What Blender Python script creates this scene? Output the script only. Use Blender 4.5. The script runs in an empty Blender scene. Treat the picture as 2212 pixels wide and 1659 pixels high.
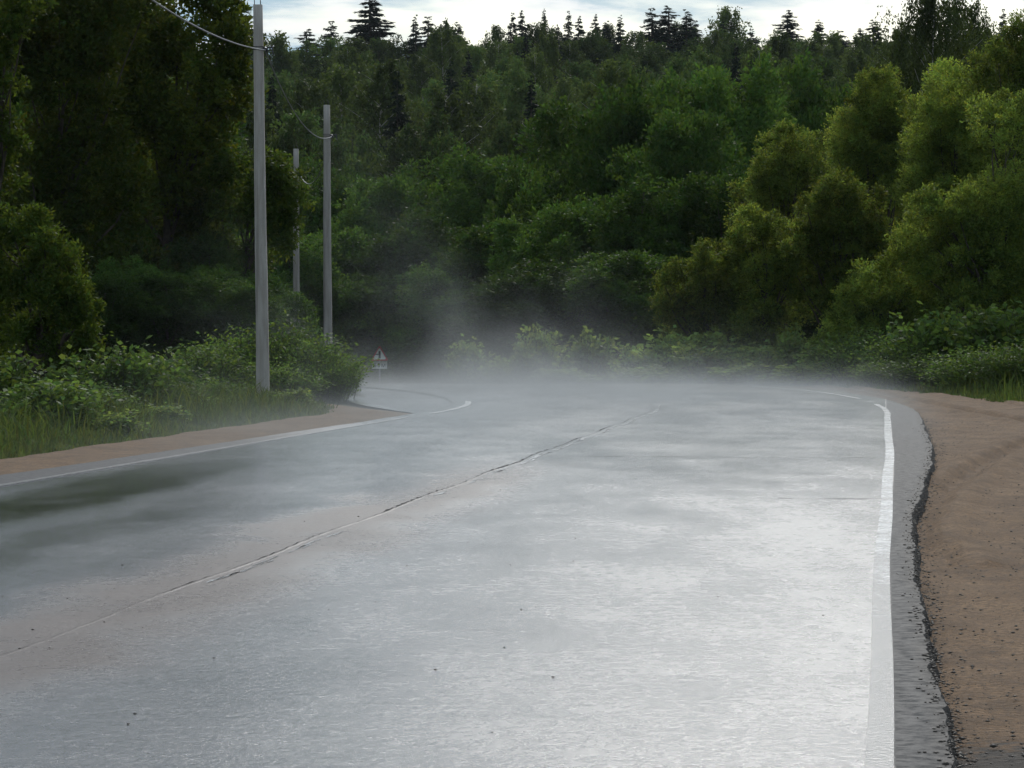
import bpy, math
import numpy as np
from mathutils import Vector

D = bpy.data
SC = bpy.context.scene
COL = SC.collection
R = math.radians

# ------------------------------------------------------------------ camera
F = 7000.0                      # focal length in the pixels of a 2212 px wide frame
CAMH = 1.5
cam_d = D.cameras.new('camera')
cam = D.objects.new('camera', cam_d)
COL.objects.link(cam)
cam.location = (0, 0, CAMH)
cam.rotation_euler = (R(90) - math.atan(129.5 / F), 0, 0)
cam_d.sensor_width = 36
cam_d.lens = F / 2212 * 36
cam_d.clip_start = 0.5
cam_d.clip_end = 5000
SC.camera = cam

# ------------------------------------------------------------------ light
SUN_EL, SUN_AZ = 35.0, 6.6     # azimuth to the right of straight ahead (+Y)
SUN_STRENGTH = 1.8
SKY_STRENGTH = 0.1
SC.view_settings.view_transform = 'Standard'
SC.view_settings.look = 'None'
SC.view_settings.exposure = -0.12
SC.view_settings.gamma = 1.0
SC.view_settings.use_curve_mapping = False


class NT:
    """small helper for node trees"""
    def __init__(s, nt):
        s.nt = nt
        nt.nodes.clear()

    def n(s, kind, props=None, **inp):
        nd = s.nt.nodes.new(kind)
        for k, v in (props or {}).items():
            setattr(nd, k, v)
        for k, v in inp.items():
            key = int(k[1:]) if k[0] == 'i' and k[1:].isdigit() else k.replace('_', ' ')
            s.put(nd, key, v)
        return nd

    def put(s, nd, key, v):
        sock = nd.inputs[key]
        if isinstance(v, bpy.types.NodeSocket):
            s.nt.links.new(v, sock)
        elif isinstance(v, bpy.types.Node):
            s.nt.links.new(v.outputs[0], sock)
        else:
            sock.default_value = v

    def math(s, op, a, b=None, c=None, clamp=False):
        nd = s.nt.nodes.new('ShaderNodeMath')
        nd.operation = op
        nd.use_clamp = clamp
        for i, v in enumerate((a, b, c)):
            if v is not None:
                s.put(nd, i, v)
        return nd.outputs[0]

    def mix(s, fac, a, b, blend='MIX'):
        nd = s.nt.nodes.new('ShaderNodeMix')
        nd.data_type = 'RGBA'
        nd.blend_type = blend
        s.put(nd, 0, fac)
        for i, v in ((6, a), (7, b)):
            if isinstance(v, tuple) and len(v) == 3:
                v = v + (1,)
            s.put(nd, i, v)
        return nd.outputs[2]

    def ramp(s, fac, lo, hi, a=0.0, b=1.0, smooth=True):
        nd = s.nt.nodes.new('ShaderNodeMapRange')
        if smooth:
            nd.interpolation_type = 'SMOOTHSTEP'
        s.put(nd, 0, fac)
        for i, v in ((1, lo), (2, hi), (3, a), (4, b)):
            s.put(nd, i, v)
        return nd.outputs[0]

    def noise(s, vec, scale, detail=3.0, rough=0.55, dist=0.0):
        nd = s.nt.nodes.new('ShaderNodeTexNoise')
        s.put(nd, 'Vector', vec)
        s.put(nd, 'Scale', scale)
        s.put(nd, 'Detail', detail)
        s.put(nd, 'Roughness', rough)
        s.put(nd, 'Distortion', dist)
        return nd.outputs[0]

    def mapping(s, vec, scale=(1, 1, 1), rot=(0, 0, 0), loc=(0, 0, 0)):
        nd = s.nt.nodes.new('ShaderNodeMapping')
        s.put(nd, 'Vector', vec)
        nd.inputs['Scale'].default_value = scale
        nd.inputs['Rotation'].default_value = rot
        nd.inputs['Location'].default_value = loc
        return nd.outputs[0]


world = D.worlds.new('World')
SC.world = world
world.use_nodes = True
w = NT(world.node_tree)
sky = w.n('ShaderNodeTexSky', dict(sky_type='NISHITA', sun_disc=False, sun_elevation=R(SUN_EL),
                                   sun_rotation=R(SUN_AZ), altitude=100.0))
wco = w.n('ShaderNodeTexCoord').outputs['Generated']
wxyz = w.n('ShaderNodeSeparateXYZ', i0=wco)
zup = w.math('ADD', w.math('MAXIMUM', wxyz.outputs[2], 0.0), 0.12)
cvec = w.n('ShaderNodeCombineXYZ', i0=w.math('DIVIDE', wxyz.outputs[0], zup),
           i1=w.math('DIVIDE', wxyz.outputs[1], zup), i2=0.0).outputs[0]
c1 = w.noise(w.mapping(cvec, loc=(48.67, 14.92, 0)), 1.5, 7.0, 0.55, 0.3)
c2 = w.noise(w.mapping(cvec, loc=(2.3, 6.1, 4)), 4.5, 5.0, 0.6, 0.2)
cover = w.ramp(c1, 0.43, 0.57)
shade = w.ramp(c2, 0.43, 0.63)
cloudc = w.mix(shade, (4.5, 6.4, 7.7), (10.4, 10.7, 10.9))
skyc = w.mix(cover, sky.outputs[0], cloudc)
bg = w.n('ShaderNodeBackground', Color=skyc, Strength=SKY_STRENGTH)
wo = w.n('ShaderNodeOutputWorld', Surface=bg)

sun_d = D.lights.new('sun', 'SUN')
sun_d.energy = SUN_STRENGTH
sun_d.angle = R(10)
sun_d.color = (1.0, 0.97, 0.92)
sun = D.objects.new('sun', sun_d)
COL.objects.link(sun)
sdir = Vector((math.sin(R(SUN_AZ)) * math.cos(R(SUN_EL)), math.cos(R(SUN_AZ)) * math.cos(R(SUN_EL)), math.sin(R(SUN_EL))))
sun.rotation_euler = (-sdir).to_track_quat('-Z', 'Y').to_euler()
sun.location = sdir * 60

cy = SC.cycles
cy.use_denoising = True
cy.max_bounces = 6
cy.diffuse_bounces = 2
cy.glossy_bounces = 3
cy.transmission_bounces = 3
cy.volume_bounces = 0
cy.use_adaptive_sampling = True
cy.adaptive_threshold = 0.02
cy.volume_step_rate = 1.0
cy.sample_clamp_indirect = 4.0


# ------------------------------------------------------------------ helpers
def px(u, v, d):
    return np.array([(u - 1106) / F * d, d, CAMH - (v - 700) / F * d])


def gz(y):
    """height of the land straight along the view: flat, then the dip behind the bend, then the hill"""
    y = np.asarray(y, float)
    z = np.where(y < 78, 0.0, -0.0012 * (y - 78) ** 2)
    z = np.where(y > 128, -3.0 - 0.0 * y, z)
    hill = np.clip(y - 165, 0, None)
    z = z + np.where(hill > 0, 0.1125 * hill * (hill / (hill + 14)), 0)
    z = np.where(y > 445, gz0 + 0.012 * (y - 445), z) if gz0 is not None else z
    return z


gz0 = None
gz0 = float(gz(445))


def land(x, y):
    x = np.asarray(x, float)
    z = gz(y)
    # right of the bend the land keeps its height a little longer
    z = z + np.clip((np.asarray(y) - 150) / 120, 0, 1) * (1.6 * np.sin(x * 0.045 + 1.0) + 0.02 * x)
    return z


def tag(o, label=None, cat=None, group=None, kind=None):
    if label: o['label'] = label
    if cat: o['category'] = cat
    if group: o['group'] = group
    if kind: o['kind'] = kind
    return o


def mesh(name, V, faces, mat, tint=None, smooth=False):
    """V (n,3); faces: list of arrays each (m,k)"""
    me = D.meshes.new(name)
    V = np.asarray(V, np.float32)
    if not isinstance(faces, list):
        faces = [faces]
    faces = [np.asarray(f, np.int32) for f in faces if len(f)]
    me.vertices.add(len(V))
    me.vertices.foreach_set('co', V.ravel())
    loops = np.concatenate([f.ravel() for f in faces])
    tot = np.concatenate([np.full(len(f), f.shape[1], np.int32) for f in faces])
    start = np.concatenate([[0], np.cumsum(tot)[:-1]]).astype(np.int32)
    me.loops.add(len(loops))
    me.loops.foreach_set('vertex_index', loops)
    me.polygons.add(len(tot))
    me.polygons.foreach_set('loop_start', start)
    if smooth:
        me.polygons.foreach_set('use_smooth', np.ones(len(tot), bool))
    if tint is not None:
        a = me.color_attributes.new('tint', 'FLOAT_COLOR', 'POINT')
        t = np.ones((len(V), 4), np.float32)
        t[:, :3] = tint
        a.data.foreach_set('color', t.ravel())
    me.materials.append(mat)
    me.update(calc_edges=True)
    me.validate()
    return me


def link(name, me, parent=None, loc=None):
    o = D.objects.new(name, me)
    COL.objects.link(o)
    if parent is not None:
        o.parent = parent
    if loc is not None:
        o.location = loc
    return o


def empty(name, loc, rz=0.0, sc=1.0):
    o = D.objects.new(name, None)
    o.empty_display_size = 0.3
    COL.objects.link(o)
    o.location = [float(a) for a in loc]
    o.rotation_euler = (0, 0, rz)
    o.scale = (sc, sc, sc) if not hasattr(sc, '__len__') else sc
    return o


class Geo:
    """collects vertices and faces for one mesh"""
    def __init__(s):
        s.V, s.Q, s.T, s.k = [], [], [], 0

    def add(s, V, Q=None, T=None):
        V = np.asarray(V, float).reshape(-1, 3)
        if Q is not None and len(Q): s.Q.append(np.asarray(Q) + s.k)
        if T is not None and len(T): s.T.append(np.asarray(T) + s.k)
        s.V.append(V)
        s.k += len(V)

    def tube(s, P, rad, n=6, cap=True):
        P = np.asarray(P, float)
        rad = np.broadcast_to(np.asarray(rad, float), (len(P),))
        t = np.gradient(P, axis=0)
        t /= np.linalg.norm(t, axis=1, keepdims=True) + 1e-9
        ref = np.array([0.0, 0, 1]) if abs(t[0][2]) < 0.8 else np.array([1.0, 0, 0])
        a = np.cross(t, ref)
        a /= np.linalg.norm(a, axis=1, keepdims=True) + 1e-9
        b = np.cross(t, a)
        ang = np.arange(n) / n * 2 * np.pi
        ring = P[:, None] + rad[:, None, None] * (np.cos(ang)[None, :, None] * a[:, None] + np.sin(ang)[None, :, None] * b[:, None])
        V = ring.reshape(-1, 3)
        i = np.arange(len(P) - 1)[:, None] * n
        j = np.arange(n)[None]
        jn = (j + 1) % n
        Q = np.stack([i + j, i + jn, i + n + jn, i + n + j], -1).reshape(-1, 4)
        T = None
        if cap:
            V = np.vstack([V, P[-1:], P[:1]])
            e = len(V) - 2
            o = (len(P) - 1) * n
            T = [[o + k, o + (k + 1) % n, e] for k in range(n)] + [[(k + 1) % n, k, e + 1] for k in range(n)]
        s.add(V, Q, T)

    def box(s, c, size, rz=0.0):
        sx, sy, sz = np.asarray(size) / 2
        v = np.array([[x, y, z] for z in (-sz, sz) for y in (-sy, sy) for x in (-sx, sx)])
        ca, sa = math.cos(rz), math.sin(rz)
        v = v @ np.array([[ca, sa, 0], [-sa, ca, 0], [0, 0, 1]]) + np.asarray(c)
        s.add(v, [[0, 2, 3, 1], [4, 5, 7, 6], [0, 1, 5, 4], [2, 6, 7, 3], [0, 4, 6, 2], [1, 3, 7, 5]])

    def mesh(s, name, mat, smooth=False):
        f = []
        if s.Q: f.append(np.vstack(s.Q))
        if s.T: f.append(np.vstack(s.T))
        return mesh(name, np.vstack(s.V), f, mat, smooth=smooth)


def unit(v):
    return v / (np.linalg.norm(v, axis=-1, keepdims=True) + 1e-9)


# ------------------------------------------------------------------ materials
def mat(name):
    m = D.materials.new(name)
    m.use_nodes = True
    return m, NT(m.node_tree)


def leaf_mat(name, col, trans, tmix=0.4, vary=0.25, rough=0.55, spec=0.06):
    m, t = mat(name)
    at = t.n('ShaderNodeAttribute', dict(attribute_name='tint')).outputs['Color']
    rnd = t.n('ShaderNodeObjectInfo').outputs['Random']
    v = t.ramp(rnd, 0, 1, 1 - vary, 1 + vary, smooth=False)
    hsv = t.n('ShaderNodeHueSaturation', Hue=t.ramp(rnd, 0, 1, 0.485, 0.515, smooth=False), Saturation=1.0, Value=v, Color=at).outputs[0]
    c = t.mix(1.0, hsv, col + (1,), 'MULTIPLY')
    ct = t.mix(1.0, hsv, trans + (1,), 'MULTIPLY')
    p = t.n('ShaderNodeBsdfPrincipled', Base_Color=c, Roughness=rough)
    p.inputs['Specular IOR Level'].default_value = spec
    tr = t.n('ShaderNodeBsdfTranslucent', Color=ct)
    mx = t.n('ShaderNodeMixShader', i0=tmix, i1=p, i2=tr)
    t.n('ShaderNodeOutputMaterial', Surface=mx)
    return m


def plain_mat(name, col, rough=0.7, scale=8.0, amount=0.25, bump=0.15, spec=0.3, metal=0.0):
    m, t = mat(name)
    co = t.n('ShaderNodeTexCoord').outputs['Object']
    nz = t.noise(co, scale, 5, 0.6)
    c = t.mix(t.ramp(nz, 0.3, 0.7), tuple(a * (1 - amount) for a in col), tuple(min(1, a * (1 + amount)) for a in col))
    b = t.n('ShaderNodeBump', Strength=bump, Distance=0.02, Height=nz)
    p = t.n('ShaderNodeBsdfPrincipled', Base_Color=c, Roughness=rough, Metallic=metal, Normal=b)
    p.inputs['Specular IOR Level'].default_value = spec
    t.n('ShaderNodeOutputMaterial', Surface=p)
    return m


M = {}
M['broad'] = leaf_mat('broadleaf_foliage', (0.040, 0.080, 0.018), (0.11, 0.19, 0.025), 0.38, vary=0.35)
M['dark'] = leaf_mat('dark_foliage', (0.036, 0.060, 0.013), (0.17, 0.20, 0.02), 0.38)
M['hang'] = leaf_mat('hanging_foliage', (0.045, 0.078, 0.016), (0.15, 0.20, 0.022), 0.4)
M['willow'] = leaf_mat('willow_foliage', (0.078, 0.120, 0.027), (0.27, 0.33, 0.045), 0.47)
M['birch'] = leaf_mat('birch_foliage', (0.050, 0.080, 0.024), (0.12, 0.16, 0.03), 0.36, vary=0.4)
M['far'] = leaf_mat('hill_foliage', (0.058, 0.092, 0.026), (0.11, 0.165, 0.035), 0.36, vary=0.5)
M['spruce'] = leaf_mat('spruce_needles', (0.016, 0.030, 0.016), (0.02, 0.03, 0.012), 0.15)
M['shrub'] = leaf_mat('shrub_leaves', (0.070, 0.125, 0.030), (0.20, 0.30, 0.05), 0.4, spec=0.08, rough=0.55)
M['weed'] = leaf_mat('weed_leaves', (0.130, 0.200, 0.060), (0.38, 0.50, 0.10), 0.42)
M['grass'] = leaf_mat('grass_blades', (0.065, 0.105, 0.026), (0.13, 0.18, 0.03), 0.35)
M['bark'] = plain_mat('dark_bark', (0.06, 0.048, 0.036), 0.9, 6, 0.4, 0.6)
M['stem'] = plain_mat('green_stem', (0.07, 0.09, 0.03), 0.7, 12, 0.3, 0.1)
M['steel'] = plain_mat('dark_steel', (0.06, 0.06, 0.065), 0.5, 20, 0.3, 0.1, metal=0.6)
M['cable'] = plain_mat('cable_sheath', (0.13, 0.13, 0.135), 0.4, 20, 0.2, 0.05)
M['ceramic'] = plain_mat('insulator', (0.05, 0.05, 0.055), 0.3, 10, 0.2, 0.0)
M['post'] = plain_mat('sign_post_metal', (0.32, 0.32, 0.32), 0.5, 10, 0.2, 0.05, metal=0.3)
M['sign_white'] = plain_mat('sign_white', (0.78, 0.77, 0.72), 0.4, 6, 0.06, 0.0)
M['sign_red'] = plain_mat('sign_red', (0.50, 0.035, 0.025), 0.4, 6, 0.1, 0.0)
M['sign_black'] = plain_mat('sign_black', (0.015, 0.015, 0.015), 0.4, 6, 0.1, 0.0)
M['pebble'] = plain_mat('pebble', (0.085, 0.070, 0.058), 0.6, 3, 0.5, 0.1)


def birch_bark():
    m, t = mat('birch_bark')
    co = t.n('ShaderNodeTexCoord').outputs['Object']
    nz = t.noise(t.mapping(co, (1.5, 1.5, 5)), 1.2, 4, 0.6)
    c = t.mix(t.ramp(nz, 0.5, 0.62), (0.42, 0.39, 0.35), (0.06, 0.05, 0.045))
    p = t.n('ShaderNodeBsdfPrincipled', Base_Color=c, Roughness=0.8)
    t.n('ShaderNodeOutputMaterial', Surface=p)
    return m


M['birchbark'] = birch_bark()


def concrete():
    m, t = mat('weathered_concrete')
    co = t.n('ShaderNodeTexCoord').outputs['Object']
    n1 = t.noise(t.mapping(co, (6, 6, 0.8)), 1.5, 5, 0.6)
    n2 = t.noise(co, 40, 3, 0.6)
    c = t.mix(t.ramp(n1, 0.3, 0.7), (0.34, 0.30, 0.265), (0.47, 0.43, 0.39))
    c = t.mix(t.math('MULTIPLY', t.ramp(n2, 0.62, 0.72), 0.5), c, (0.2, 0.18, 0.16))
    n3 = t.noise(t.mapping(co, (14, 14, 0.35)), 1.0, 4, 0.6)
    c = t.mix(t.ramp(n3, 0.52, 0.74, 0.0, 0.55), c, (0.17, 0.15, 0.13))
    b = t.n('ShaderNodeBump', Strength=0.3, Distance=0.01, Height=n2)
    p = t.n('ShaderNodeBsdfPrincipled', Base_Color=c, Roughness=0.85, Normal=b)
    t.n('ShaderNodeOutputMaterial', Surface=p)
    return m


M['concrete'] = concrete()

SLOPE = 0.115                    # lateral drift of the road per metre ahead
TH = math.atan(SLOPE)


def asphalt():
    m, t = mat('wet_asphalt')
    pos = t.n('ShaderNodeTexCoord').outputs['Object']
    xyz = t.n('ShaderNodeSeparateXYZ', i0=pos)
    X, Y = xyz.outputs[0], xyz.outputs[1]
    off = t.math('SUBTRACT', X, t.math('MULTIPLY_ADD', Y, SLOPE, -3.99))      # metres right of the lane seam
    along = t.mapping(pos, (1.0, 0.16, 1.0), (0, 0, TH))
    n_big = t.noise(along, 0.9, 4, 0.6, 0.4)
    n_mid = t.noise(t.mapping(pos, (0.8, 0.35, 1.0), (0, 0, TH), (5, 3, 0)), 1.1, 5, 0.6, 0.3)
    n_cross = t.noise(t.mapping(pos, (0.3, 1.8, 1.0), (0, 0, TH), (2, 9, 0)), 2.4, 5, 0.65)
    grain = t.noise(pos, 38.0, 4, 0.7)
    grain2 = t.noise(pos, 13.0, 4, 0.7)
    wet = t.math('ADD', t.math('MULTIPLY', n_big, 0.32), t.math('ADD', t.math('MULTIPLY', n_mid, 0.36), t.math('MULTIPLY', n_cross, 0.16)))
    # drying band along the lane seam
    band = t.math('MULTIPLY', t.ramp(t.math('ABSOLUTE', t.math('ADD', off, t.math('MULTIPLY_ADD', n_mid, 1.6, -0.8))), 0.15, 1.0, 1, 0), t.ramp(Y, 30, 38, 1, 0))
    # puddled wheel tracks of the left lane
    n_p = t.noise(t.mapping(pos, (0.9, 0.22, 1.0), (0, 0, TH), (8, 1, 0)), 1.0, 4, 0.6)
    trk = t.math('ADD', off, t.math('MULTIPLY_ADD', n_p, 1.2, -0.6))
    pud = t.math('MULTIPLY', t.ramp(t.math('ABSOLUTE', t.math('ADD', trk, 3.15)), 0.25, 0.75, 1, 0),
                 t.math('MULTIPLY', t.ramp(t.math('MULTIPLY_ADD', n_cross, 4.0, Y), 22, 27, 0, 1), t.ramp(t.math('MULTIPLY_ADD', n_cross, 4.0, Y), 31, 41, 0.9, 0)))
    pud2 = t.math('MULTIPLY', t.ramp(t.math('ABSOLUTE', t.math('ADD', trk, 1.75)), 0.1, 0.5, 1, 0),
                  t.math('MULTIPLY', t.ramp(Y, 14, 18, 0, 0.5), t.ramp(Y, 24, 30, 1, 0)))
    # newer patch of the right lane, near side of the transverse joint
    rough = t.math('ADD', t.ramp(wet, 0.30, 0.54, 0.165, 0.255), t.ramp(grain2, 0.3, 0.7, -0.05, 0.06, smooth=False))
    rough = t.math('ADD', rough, t.math('ADD', t.ramp(off, -3.5, 0.5, -0.04, 0.0), t.ramp(off, 0.0, 3.6, 0.0, 0.055)))
    # tighter, smoother resurfacing beyond the transverse joint
    jw = t.math('MULTIPLY_ADD', n_cross, 0.5, t.math('SUBTRACT', Y, 0.25))
    jt = t.math('ADD', t.math('MULTIPLY', t.ramp(jw, 28.1, 28.4), t.ramp(off, 1.2, 3.0, 0.0, 0.55)), t.math('MULTIPLY', t.ramp(Y, 25, 37), 0.6))
    rough = t.math('SUBTRACT', rough, t.math('MULTIPLY', jt, t.ramp(off, -1.0, 1.0, 0.0, 0.05)))
    rough = t.math('ADD', rough, t.math('MULTIPLY', band, 0.10))
    rough = t.math('SUBTRACT', rough, t.math('MULTIPLY', pud, 0.2))
    rough = t.math('SUBTRACT', rough, t.math('MULTIPLY', pud2, 0.1), clamp=True)
    rough = t.math('MAXIMUM', rough, 0.125)
    c = t.mix(t.ramp(grain, 0.35, 0.7), (0.026, 0.031, 0.037), (0.062, 0.068, 0.076))
    c = t.mix(t.math('MULTIPLY', band, 0.9), c, (0.125, 0.086, 0.068))
    c = t.mix(t.math('MAXIMUM', pud, pud2), c, (0.028, 0.030, 0.030))
    # drier, rougher margins outside the painted edge lines
    mr = t.ramp(t.math('SUBTRACT', t.math('ADD', off, t.math('MULTIPLY_ADD', grain2, 0.06, -0.03)), t.math('MULTIPLY', t.ramp(Y, 20, 36, 0.0, 0.07), t.ramp(Y, 46, 54, 1.0, 0.0))), 4.00, 4.03)
    ml = t.ramp(t.math('ADD', t.math('ADD', off, t.math('MULTIPLY', Y, -0.0234)), t.math('MULTIPLY_ADD', grain2, 0.16, -0.08)), -5.05, -4.75, 1, 0)
    mar = t.math('MAXIMUM', t.math('MULTIPLY', mr, t.ramp(Y, 65, 72, 1, 0.0)), t.math('MULTIPLY', ml, t.ramp(Y, 40, 54, 0.93, 0)))
    mar = t.math('MULTIPLY', mar, t.ramp(grain2, 0.3, 0.65, 1.0, 0.86))
    rough = t.mix(mar, rough, (0.62, 0.62, 0.62))
    coat = t.math('MULTIPLY', t.ramp(mar, 0, 1, 0.55, 0.0, smooth=False), t.ramp(band, 0, 1, 1.0, 0.25, smooth=False))
    eat = t.n('ShaderNodeAttribute', dict(attribute_name='tint')).outputs['Fac']
    eg = t.ramp(t.math('ADD', eat, t.math('MULTIPLY_ADD', grain2, 1.4, -0.7)), 0.2, 0.9)
    h = t.math('ADD', t.math('MULTIPLY', grain, 0.7), t.math('MULTIPLY', grain2, 0.5))
    st = t.math('SUBTRACT', 0.50, t.math('MULTIPLY', t.math('MAXIMUM', pud, pud2), t.ramp(n_mid, 0.35, 0.65, 0.40, 0.22)))
    b = t.n('ShaderNodeBump', Strength=st, Distance=0.012, Height=h)
    c = t.mix(t.math('MULTIPLY', mar, t.ramp(grain, 0.45, 0.6, 0.0, 0.7)), c, (0.050, 0.051, 0.054))
    c = t.mix(t.math('MULTIPLY', mar, 0.45), c, (0.014, 0.014, 0.016))
    c = t.mix(eg, c, (0.016, 0.016, 0.017))
    p = t.n('ShaderNodeBsdfPrincipled', Base_Color=c, Roughness=rough, IOR=1.4, Normal=b)
    t.put(p, 'Specular IOR Level', t.math('MULTIPLY', t.ramp(mar, 0, 1, 0.5, 0.03, smooth=False), t.ramp(band, 0, 1, 1.0, 0.36, smooth=False)))
    t.put(p, 'Coat Weight', coat)
    p.inputs['Coat IOR'].default_value = 1.33
    t.put(p, 'Coat Roughness', t.math('MULTIPLY', rough, 0.75))
    t.put(p, 'Coat Normal', b.outputs[0])
    t.n('ShaderNodeOutputMaterial', Surface=p)
    return m


def asphalt_crumb():
    m, t = mat('crumbled_asphalt')
    pos = t.n('ShaderNodeTexCoord').outputs['Object']
    n = t.noise(pos, 22, 5, 0.7)
    c = t.mix(t.ramp(n, 0.35, 0.65), (0.010, 0.010, 0.011), (0.040, 0.039, 0.038))
    b = t.n('ShaderNodeBump', Strength=0.8, Distance=0.03, Height=n)
    p = t.n('ShaderNodeBsdfPrincipled', Base_Color=c, Roughness=0.85, Normal=b)
    p.inputs['Specular IOR Level'].default_value = 0.2
    t.n('ShaderNodeOutputMaterial', Surface=p)
    return m


def paint(name='road_paint', lo=0.66, hi=0.95):
    m, t = mat(name)
    pos = t.n('ShaderNodeTexCoord').outputs['Object']
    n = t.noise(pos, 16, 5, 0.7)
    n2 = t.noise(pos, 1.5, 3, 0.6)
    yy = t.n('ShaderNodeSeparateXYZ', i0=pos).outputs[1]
    n = t.math('ADD', n, t.ramp(yy, 12, 24, 0.28, 0.0))  # colour also darkens towards the camera, painting in how glare swallows the line
    wear_glare = t.ramp(t.math('ADD', n, t.math('MULTIPLY', n2, 0.6)), lo, hi)
    c = t.mix(wear_glare, (0.60, 0.61, 0.60), (0.12, 0.12, 0.12))
    g2 = t.noise(pos, 38.0, 4, 0.7)
    b = t.n('ShaderNodeBump', Strength=0.34, Distance=0.012, Height=g2)
    p = t.n('ShaderNodeBsdfPrincipled', Base_Color=c, Roughness=0.26, Normal=b)
    t.n('ShaderNodeOutputMaterial', Surface=p)
    return m


def sand(name, dark_patch=True):
    m, t = mat(name)
    pos = t.n('ShaderNodeTexCoord').outputs['Object']
    xyz = t.n('ShaderNodeSeparateXYZ', i0=pos)
    n1 = t.noise(pos, 0.9, 4, 0.6, 0.3)
    n2 = t.noise(pos, 30, 4, 0.7)
    n3 = t.noise(t.mapping(pos, loc=(4, 4, 4)), 14, 3, 0.6)
    c = t.mix(t.ramp(n1, 0.3, 0.7), (0.215, 0.118, 0.053), (0.310, 0.184, 0.093))
    n4 = t.noise(t.mapping(pos, (1, 0.5, 1)), 3.5, 5, 0.65)
    c = t.mix(t.ramp(n4, 0.42, 0.66, 0.0, 0.55), c, (0.105, 0.060, 0.031))
    c = t.mix(t.ramp(n2, 0.35, 0.65, 0.0, 0.8), c, (0.096, 0.058, 0.033))
    c = t.mix(t.ramp(n3, 0.64, 0.70, 0.0, 0.75), c, (0.045, 0.038, 0.034))
    if dark_patch:
        dx = t.math('SUBTRACT', xyz.outputs[0], 1.78)
        dy = t.math('MULTIPLY', t.math('SUBTRACT', xyz.outputs[1], 10.9), 0.3)
        r = t.math('SQRT', t.math('ADD', t.math('MULTIPLY', dx, dx), t.math('MULTIPLY', dy, dy)))
        c = t.mix(t.ramp(t.math('ADD', r, t.math('MULTIPLY_ADD', n3, 0.5, -0.25)), 0.26, 0.42, 0.85, 0), c, (0.055, 0.052, 0.048))
    b = t.n('ShaderNodeBump', Strength=0.8, Distance=0.035, Height=t.math('ADD', t.math('ADD', n2, n3), t.math('MULTIPLY', n4, 1.5)))
    p = t.n('ShaderNodeBsdfPrincipled', Base_Color=c, Roughness=0.8, Normal=b)
    p.inputs['Specular IOR Level'].default_value = 0.15
    t.n('ShaderNodeOutputMaterial', Surface=p)
    return m


def soil():
    m, t = mat('forest_soil')
    pos = t.n('ShaderNodeTexCoord').outputs['Object']
    n1 = t.noise(pos, 0.6, 5, 0.65)
    n2 = t.noise(pos, 9, 4, 0.65)
    c = t.mix(t.ramp(n1, 0.35, 0.65), (0.030, 0.040, 0.014), (0.055, 0.062, 0.024))
    c = t.mix(t.ramp(n2, 0.4, 0.7, 0, 0.6), c, (0.04, 0.032, 0.02))
    b = t.n('ShaderNodeBump', Strength=0.8, Distance=0.1, Height=n2)
    p = t.n('ShaderNodeBsdfPrincipled', Base_Color=c, Roughness=0.95, Normal=b)
    p.inputs['Specular IOR Level'].default_value = 0.1
    t.n('ShaderNodeOutputMaterial', Surface=p)
    return m


M['asphalt'] = asphalt()
M['crumb'] = asphalt_crumb()
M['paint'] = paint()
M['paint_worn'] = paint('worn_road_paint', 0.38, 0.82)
M['sand'] = sand('wet_sand')
M['gravel'] = sand('gravel_verge', False)
M['soil'] = soil()

# ------------------------------------------------------------------ ground and road
rng = np.random.default_rng(7)


def wob(t, amp, freq, seed=0.0):
    return amp * (np.sin(t * freq + seed) + 0.6 * np.sin(t * freq * 2.3 + seed * 2.1 + 1) + 0.4 * np.sin(t * freq * 5.1 + seed * 3.7)) / 2


def ground():
    ys = np.concatenate([np.arange(-30, 0, 6), np.arange(0, 150, 1.5), np.arange(150, 460, 6), np.geomspace(460, 900, 10)])
    xs = np.concatenate([-np.geomspace(500, 36, 10), np.arange(-34, 35, 1.2), np.geomspace(36, 500, 10)])
    gx, gy = np.meshgrid(xs, ys)
    off = gx - (-3.99 + 0.115 * gy)
    z = land(gx, gy) - np.where((off > -5.0) & (off < 7.0) & (gy < 100), 0.26, 0.09)
    z += 0.05 * np.sin(gx * 1.7) * np.sin(gy * 1.1) * (np.abs(gx) > 9)
    V = np.stack([gx, gy, z], -1).reshape(-1, 3)
    nx = len(xs)
    i, j = np.meshgrid(np.arange(len(ys) - 1), np.arange(nx - 1), indexing='ij')
    k = (i * nx + j).reshape(-1)
    Q = np.stack([k, k + 1, k + nx + 1, k + nx], -1)
    tag(link('ground', mesh('ground', V, Q, M['soil'], smooth=True)), kind='structure')


ground()

Y0, RAD = 54.0, 61.0
S0 = 5.0                          # the road starts behind the camera
cth, sth = math.cos(TH), math.sin(TH)
PC = np.array([-3.99 + SLOPE * Y0, Y0])
CC = PC - RAD * np.array([cth, -sth])      # centre of the bend, to the left


def path(s):
    """s = metres along the lane seam measured so that s = Y on the straight"""
    s = np.asarray(s, float)
    a = np.clip((s - Y0) / RAD, 0, None)
    straight = np.stack([-3.99 + SLOPE * s, s], -1)
    th = TH - a
    arc = CC + RAD * np.stack([np.cos(th), -np.sin(th)], -1)
    p = np.where((s <= Y0)[..., None], straight, arc)
    n = np.stack([np.cos(th), -np.sin(th)], -1)
    return p, n


def right_line(s):
    return np.interp(s, [0, 11, 21, 24, 29, 36, 44, 48, 52.5, 56, 60, 66.5, 73, 80, 95], [3.945, 3.945, 3.955, 3.964, 3.985, 4.02, 4.02, 4.015, 4.0, 4.03, 4.15, 4.6, 5.2, 5.5, 5.3])


def left_line(s):
    # the left lane narrows slightly towards the bend
    return -np.interp(s, [0, 28, 60, 90], [4.5, 4.2, 3.45, 3.4])


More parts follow.
